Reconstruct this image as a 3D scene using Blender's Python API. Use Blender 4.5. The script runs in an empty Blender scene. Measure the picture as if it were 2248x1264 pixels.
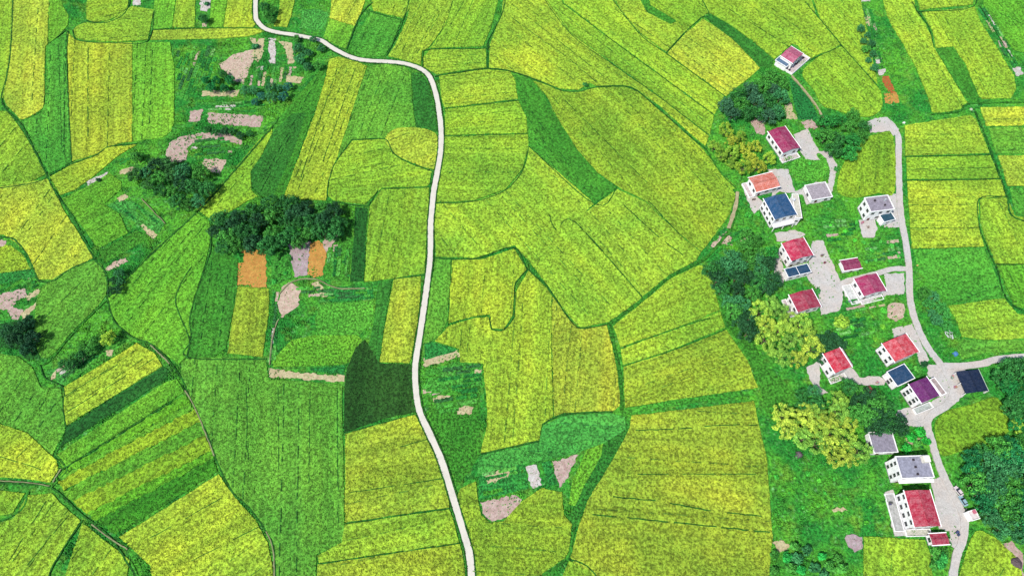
import bpy, math, random
import numpy as np
from mathutils import Vector, Matrix, geometry
R = math.radians
random.seed(7)
rng = np.random.default_rng(11)
scene = bpy.context.scene
col = scene.collection

# ------------------------------------------------------------------ camera, sky, sun, exposure
CAM_H, TILT, FPX, PW, PH = 270.0, R(27.5), 1500.0, 2248.0, 1264.0
cam_d = bpy.data.cameras.new('camera'); cam_o = bpy.data.objects.new('camera', cam_d); col.objects.link(cam_o)
cam_d.sensor_width = 36.0; cam_d.lens = FPX / PW * 36.0
cam_d.clip_start = 1.0; cam_d.clip_end = 20000.0
cam_o.location = (0, 0, CAM_H); cam_o.rotation_euler = (TILT, 0, 0)
scene.camera = cam_o

SUN_ELEV = 54.0
world = bpy.data.worlds.new('World'); scene.world = world; world.use_nodes = True
wn = world.node_tree.nodes; wl = world.node_tree.links; wn.clear()
wo = wn.new('ShaderNodeOutputWorld'); wb = wn.new('ShaderNodeBackground'); ws = wn.new('ShaderNodeTexSky')
ws.sky_type = 'NISHITA'; ws.sun_disc = False; ws.sun_elevation = R(SUN_ELEV); ws.sun_rotation = R(231)
wb.inputs['Strength'].default_value = 0.15
wl.new(ws.outputs[0], wb.inputs[0]); wl.new(wb.outputs[0], wo.inputs[0])
sd = bpy.data.lights.new('sun', 'SUN'); so = bpy.data.objects.new('sun', sd); col.objects.link(so)
sd.energy = 4.2; sd.angle = R(1.2); sd.color = (1.0, 0.955, 0.87)
_h = math.cos(R(SUN_ELEV))
so.rotation_euler = Vector((0.777*_h, 0.629*_h, -math.sin(R(SUN_ELEV)))).to_track_quat('-Z', 'Y').to_euler()
so.location = (-60, -60, 200)
scene.view_settings.view_transform = 'Standard'; scene.view_settings.look = 'None'
scene.view_settings.exposure = 0.74; scene.view_settings.gamma = 1.0
scene.view_settings.use_curve_mapping = False
try:
    scene.cycles.max_bounces = 6; scene.cycles.transparent_max_bounces = 4
except Exception: pass

# ------------------------------------------------------------------ helpers
def at(x, y, z=0.0):
    """the point at height z that lies under photo pixel (x, y)"""
    X = (x - PW/2)/FPX; Y = -(y - PH/2)/FPX
    c, s = math.cos(TILT), math.sin(TILT)
    t = (z - CAM_H)/(Y*s - c)
    return Vector((X*t, (Y*c + s)*t, z))

def lin(c, k):
    return tuple(((v/255.0)/12.92 if v/255.0 <= 0.04045 else ((v/255.0+0.055)/1.055)**2.4)/k for v in c) + (1.0,)
KV, KB = 2.0, 2.1

def tag(o, label=None, cat=None, group=None, kind=None):
    if label: o['label'] = label
    if cat: o['category'] = cat
    if group: o['group'] = group
    if kind: o['kind'] = kind
    return o
def empty(name, loc=(0, 0, 0), rz=0.0, sc=1.0):
    o = bpy.data.objects.new(name, None); col.objects.link(o)
    o.location = loc; o.rotation_euler = (0, 0, rz); o.scale = (sc, sc, sc); o.empty_display_size = 0.5
    return o
def link(name, me, parent=None, loc=None, rz=None):
    o = bpy.data.objects.new(name, me); col.objects.link(o)
    if parent is not None: o.parent = parent
    if loc is not None: o.location = loc
    if rz is not None: o.rotation_euler = (0, 0, rz)
    return o
def copy_tree(o, parent=None):
    c = o.copy(); col.objects.link(c); c.parent = parent
    for ch in o.children: copy_tree(ch, c)
    return c

class MB:
    def __init__(s): s.v = []; s.f = []
    def quad(s, a, b, c, d):
        n = len(s.v); s.v += [tuple(a), tuple(b), tuple(c), tuple(d)]; s.f.append((n, n+1, n+2, n+3)); return s
    def box(s, x0, y0, z0, x1, y1, z1):
        n = len(s.v)
        s.v += [(x0,y0,z0),(x1,y0,z0),(x1,y1,z0),(x0,y1,z0),(x0,y0,z1),(x1,y0,z1),(x1,y1,z1),(x0,y1,z1)]
        s.f += [tuple(n+i for i in q) for q in ((3,2,1,0),(4,5,6,7),(0,1,5,4),(1,2,6,5),(2,3,7,6),(3,0,4,7))]
        return s
    def prism(s, pts, z0, z1):
        n = len(s.v); m = len(pts)
        s.v += [(p[0],p[1],z0) for p in pts] + [(p[0],p[1],z1) for p in pts]
        s.f.append(tuple(n+m+i for i in range(m))); s.f.append(tuple(n+m-1-i for i in range(m)))
        for i in range(m):
            j = (i+1) % m; s.f.append((n+i, n+j, n+m+j, n+m+i))
        return s
    def cyl(s, c0, c1, r0, r1, n=8):
        c0 = Vector(c0); c1 = Vector(c1); ax = (c1-c0).normalized()
        u = ax.orthogonal().normalized(); w = ax.cross(u); k = len(s.v)
        for c, r in ((c0, r0), (c1, r1)):
            for i in range(n):
                a = 2*math.pi*i/n; s.v.append(tuple(c + (u*math.cos(a) + w*math.sin(a))*r))
        for i in range(n):
            j = (i+1) % n; s.f.append((k+i, k+j, k+n+j, k+n+i))
        s.f.append(tuple(k+n+i for i in range(n))); s.f.append(tuple(k+n-1-i for i in range(n)))
        return s
    def mesh(s, name, m):
        me = bpy.data.meshes.new(name); me.from_pydata(s.v, [], s.f); me.update()
        if m: me.materials.append(m)
        return me
    def obj(s, name, m, parent=None, **k): return link(name, s.mesh(name, m), parent, **k)

def fast_mesh(name, co, tris, m, nper=3):
    me = bpy.data.meshes.new(name)
    nf = len(tris)
    me.vertices.add(len(co)); me.vertices.foreach_set('co', np.ascontiguousarray(co, dtype=np.float32).ravel())
    me.loops.add(nf*nper); me.loops.foreach_set('vertex_index', np.ascontiguousarray(tris, dtype=np.int32).ravel())
    me.polygons.add(nf); me.polygons.foreach_set('loop_start', np.arange(0, nf*nper, nper, dtype=np.int32))
    me.polygons.foreach_set('loop_total', np.full(nf, nper, dtype=np.int32))
    me.update(calc_edges=True)
    if m: me.materials.append(m)
    return me

# ------------------------------------------------------------------ materials
class NT:
    def __init__(s, name):
        s.m = bpy.data.materials.new(name); s.m.use_nodes = True
        s.n = s.m.node_tree.nodes; s.l = s.m.node_tree.links
        s.b = s.n['Principled BSDF']
        s.b.inputs['Specular IOR Level'].default_value = 0.15
    def pos(s): return s.n.new('ShaderNodeNewGeometry').outputs['Position']
    def objpos(s): return s.n.new('ShaderNodeTexCoord').outputs['Object']
    def noise(s, vec, scale, detail=2.0, rough=0.5):
        t = s.n.new('ShaderNodeTexNoise'); t.inputs['Scale'].default_value = scale
        t.inputs['Detail'].default_value = detail; t.inputs['Roughness'].default_value = rough
        s.l.new(vec, t.inputs['Vector']); return t.outputs['Fac']
    def ramp(s, fac, lo, hi, a=0.0, b=1.0):
        r = s.n.new('ShaderNodeMapRange'); s.l.new(fac, r.inputs['Value'])
        for k, v in (('From Min', lo), ('From Max', hi), ('To Min', a), ('To Max', b)): r.inputs[k].default_value = v
        return r.outputs['Result']
    def mix(s, fac, a, b, mode='MIX'):
        x = s.n.new('ShaderNodeMix'); x.data_type = 'RGBA'; x.blend_type = mode
        for v, i in ((fac, 0), (a, 6), (b, 7)):
            if hasattr(v, 'is_linked'): s.l.new(v, x.inputs[i])
            elif i == 0: x.inputs[0].default_value = v
            else: x.inputs[i].default_value = v
        return x.outputs[2]
    def math(s, op, a, b):
        x = s.n.new('ShaderNodeMath'); x.operation = op
        for i, v in enumerate((a, b)):
            if hasattr(v, 'is_linked'): s.l.new(v, x.inputs[i])
            else: x.inputs[i].default_value = v
        return x.outputs[0]
    def scale_col(s, c, fac):   # colour * scalar
        x = s.n.new('ShaderNodeVectorMath'); x.operation = 'SCALE'
        if hasattr(c, 'is_linked'): s.l.new(c, x.inputs[0])
        else: x.inputs[0].default_value = c[:3]
        if hasattr(fac, 'is_linked'): s.l.new(fac, x.inputs['Scale'])
        else: x.inputs['Scale'].default_value = fac
        return x.outputs[0]
    def bump(s, h, strength=0.5, dist=0.1):
        b = s.n.new('ShaderNodeBump'); b.inputs['Strength'].default_value = strength; b.inputs['Distance'].default_value = dist
        s.l.new(h, b.inputs['Height']); s.l.new(b.outputs[0], s.b.inputs['Normal'])
    def out(s, c, rough=0.95):
        if hasattr(c, 'is_linked'): s.l.new(c, s.b.inputs['Base Color'])
        else: s.b.inputs['Base Color'].default_value = c
        s.b.inputs['Roughness'].default_value = rough
        return s.m

def veg_material(name, speck=0.5, streak=0.5, patch=0.22):
    t = NT(name); p = t.pos()
    oi = t.n.new('ShaderNodeObjectInfo')
    base = oi.outputs['Color']
    at_ = t.n.new('ShaderNodeAttribute'); at_.attribute_type = 'OBJECT'; at_.attribute_name = 'row_angle'
    rot = t.n.new('ShaderNodeVectorRotate'); rot.rotation_type = 'Z_AXIS'
    t.l.new(p, rot.inputs['Vector']); t.l.new(at_.outputs['Fac'], rot.inputs['Angle'])
    mp = t.n.new('ShaderNodeMapping'); mp.vector_type = 'POINT'; mp.inputs['Scale'].default_value = (0.03, 1.0, 1.0)
    t.l.new(rot.outputs[0], mp.inputs['Vector'])
    broad = t.noise(p, 0.028, 3.0, 0.6)
    mid = t.noise(p, 0.55, 2.0, 0.6)
    fine = t.noise(p, 1.05, 2.0, 0.7)
    hole = t.noise(p, 1.5, 1.0, 0.5)
    row = t.noise(mp.outputs[0], 0.75, 2.0, 0.75)
    band = t.noise(mp.outputs[0], 0.10, 2.0, 0.6)
    # the crop is uneven: yellower and greener patches
    green = t.mix(1.0, base, (0.72, 0.93, 1.0, 1), 'MULTIPLY')
    gold = t.mix(1.0, base, (1.12, 1.02, 1.0, 1), 'MULTIPLY')
    c = t.mix(t.ramp(broad, 0.36, 0.64), green, gold)
    c = t.mix(patch*2.0, base, c)
    c = t.mix(t.ramp(band, 0.4, 0.62, 0.0, streak*1.3), c, green)
    c = t.mix(t.ramp(mid, 0.5, 0.78, 0.0, 0.35), c, gold)
    k = t.math('MULTIPLY', t.ramp(fine, 0.38, 0.62, 1.0-speck, 1.0+speck*0.62), t.ramp(broad, 0.3, 0.7, 0.90, 1.1))
    k = t.math('MULTIPLY', k, t.ramp(hole, 0.58, 0.70, 1.08, 0.55))
    k = t.math('MULTIPLY', k, t.ramp(row, 0.36, 0.64, 1.0-streak*.42, 1.0+streak*.36))
    k = t.math('MULTIPLY', k, t.ramp(band, 0.35, 0.65, 1.06, 0.90))
    c = t.scale_col(c, k)
    t.out(c)
    return t.m

M = {}
M['crop'] = veg_material('rice crop', 0.54, 0.40, 0.48)
M['grass'] = veg_material('rough grass', 0.62, 0.3, 0.5)
def ground_material():
    t = NT('ground cover'); p = t.pos()
    b1 = t.noise(p, 0.035, 4.0, 0.65); b2 = t.noise(p, 0.22, 3.0, 0.6); f = t.noise(p, 0.9, 3.0, 0.75)
    b3 = t.noise(p, 0.5, 2.0, 0.6); b4 = t.noise(p, 0.11, 3.0, 0.6)
    c = t.mix(t.ramp(b1, 0.4, 0.6), lin((46,142,50), KV), lin((90,170,48), KV))
    c = t.mix(t.ramp(b2, 0.48, 0.66, 0, 0.85), c, lin((34,108,42), KV))
    c = t.mix(t.ramp(b4, 0.54, 0.7, 0, 0.8), c, lin((112,170,52), KV))
    c = t.mix(t.ramp(b3, 0.6, 0.74, 0, 0.7), c, lin((120,186,110), KV))
    c = t.scale_col(c, t.ramp(f, 0.36, 0.64, 0.36, 1.62))
    return t.out(c)
M['ground'] = ground_material()
def soil_material():
    t = NT('bare soil'); p = t.pos(); oi = t.n.new('ShaderNodeObjectInfo')
    a = t.noise(p, 0.5, 4.0, 0.7); f = t.noise(p, 1.8, 3.0, 0.75)
    c = t.mix(t.ramp(a, 0.38, 0.62, 0, 0.8), oi.outputs['Color'], t.mix(1.0, oi.outputs['Color'], (0.74, 0.62, 0.62, 1), 'MULTIPLY'))
    c = t.mix(t.ramp(t.noise(p, 0.9, 3.0, 0.7), 0.58, 0.72, 0, 0.7), c, lin((96, 140, 66), KV))
    c = t.scale_col(c, t.ramp(f, 0.35, 0.65, 0.74, 1.16))
    t.bump(f, 0.6, 0.15)
    return t.out(c)
M['soil'] = soil_material()
def road_material(name, c0, dirt=0.2):
    t = NT(name); p = t.pos()
    a = t.noise(p, 0.25, 4.0, 0.6); f = t.noise(p, 1.6, 4.0, 0.75)
    c = t.mix(t.ramp(a, 0.45, 0.7, 0, dirt), c0, tuple(v*0.62 for v in c0[:3]) + (1,))
    if dirt > .3: c = t.mix(t.ramp(t.noise(p, 0.12, 3.0, 0.6), 0.42, 0.62, 0, .8), c, lin((218, 206, 196), KB))
    c = t.scale_col(c, t.ramp(f, 0.3, 0.7, 0.74 if dirt > .3 else .88, 1.14 if dirt > .3 else 1.06))
    t.bump(f, 0.3, 0.05)
    return t.out(c, 0.85)
M['road'] = road_material('pale concrete road', lin((234,228,212), KB), 0.28)
M['lane'] = road_material('grey concrete lane', lin((216,212,206), KB), 0.4)
def obj_color_material(name, lo=0.82, hi=1.12, sc=0.7, rough=0.7, streaks=False):
    t = NT(name); p = t.objpos(); oi = t.n.new('ShaderNodeObjectInfo')
    a = t.noise(p, sc, 4.0, 0.65); f = t.noise(p, 4.0, 2.0, 0.6)
    k = t.math('MULTIPLY', t.ramp(a, 0.3, 0.7, lo, hi), t.ramp(f, 0.3, 0.7, 0.93, 1.05))
    return t.out(t.scale_col(oi.outputs['Color'], k), rough)
M['wall'] = obj_color_material('painted render', 0.70, 1.06, 0.9, 0.85)
def roof_material():
    t = NT('faded roof sheet'); p = t.objpos(); oi = t.n.new('ShaderNodeObjectInfo')
    mp = t.n.new('ShaderNodeMapping'); mp.inputs['Scale'].default_value = (0.25, 1.6, 1.0); t.l.new(p, mp.inputs['Vector'])
    s_ = t.noise(mp.outputs[0], 1.6, 3.0, 0.7); a_ = t.noise(p, 0.6, 4.0, 0.7); f = t.noise(p, 2.4, 3.0, 0.7)
    hs = t.n.new('ShaderNodeHueSaturation'); hs.inputs['Saturation'].default_value = 0.72; hs.inputs['Value'].default_value = 1.25
    t.l.new(oi.outputs['Color'], hs.inputs['Color']); faded = hs.outputs['Color']
    c = t.mix(t.ramp(a_, 0.38, 0.66, 0, 0.9), oi.outputs['Color'], faded)
    k = t.math('MULTIPLY', t.ramp(s_, 0.3, 0.7, 0.74, 1.16), t.ramp(f, 0.32, 0.68, 0.76, 1.18))
    return t.out(t.scale_col(c, k), 0.6)
M['roof'] = roof_material()
M['slab'] = obj_color_material('weathered concrete', 0.62, 1.16, 1.2, 0.95)
M['paint'] = obj_color_material('plain paint', 0.9, 1.05, 1.0, 0.5)
def glass_material():
    t = NT('dark window glass'); t.b.inputs['Specular IOR Level'].default_value = 0.5
    return t.out((0.012, 0.016, 0.02, 1), 0.12)
M['glass'] = glass_material()
def bark():
    t = NT('bark'); f = t.noise(t.objpos(), 3.0, 3, .7)
    return t.out(t.mix(f, (0.06, 0.045, 0.03, 1), (0.13, 0.1, 0.07, 1)), 0.9)
M['bark'] = bark()
def leaf_material():
    t = NT('leaves'); oi = t.n.new('ShaderNodeObjectInfo')
    at_ = t.n.new('ShaderNodeAttribute'); at_.attribute_type = 'GEOMETRY'; at_.attribute_name = 'tone'
    base = oi.outputs['Color']
    c = t.mix(at_.outputs['Fac'], t.mix(1.0, base, (0.40, 0.56, 0.58, 1), 'MULTIPLY'), t.mix(1.0, base, (1.75, 1.62, 1.6, 1), 'MULTIPLY'))
    c = t.scale_col(c, t.ramp(oi.outputs['Random'], 0, 1, 0.78, 1.2))
    t.b.inputs['Transmission Weight'].default_value = 0.0
    return t.out(c, 0.7)
M['leaf'] = leaf_material()
# ------------------------------------------------------------------ the land: every field, plot, strip and path, measured from the photograph
PAL = {
 'Y': (174,198,50), 'Z': (186,204,56), 'X': (182,196,54),          # ripening rice, yellower
 'A': (163,198,50), 'B': (152,192,47), 'C': (164,186,48), 'O': (150,184,45),     # yellow green
 'G': (128,190,46), 'H': (112,180,42), 'J': (108,174,48), 'K': (92,172,48), 'J2': (134,178,40),   # green
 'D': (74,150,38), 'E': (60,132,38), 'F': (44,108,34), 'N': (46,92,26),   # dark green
 'V': (54,146,54), 'W': (44,130,52), 'L': (78,160,48), 'M': (84,170,62),  # emerald
 'S': (222,200,178), 'T': (216,206,160), 'P': (212,188,176), 'Q': (196,178,180), 'U': (220,166,84), 'R': (198,112,62), 'I': (226,222,214),
}
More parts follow.
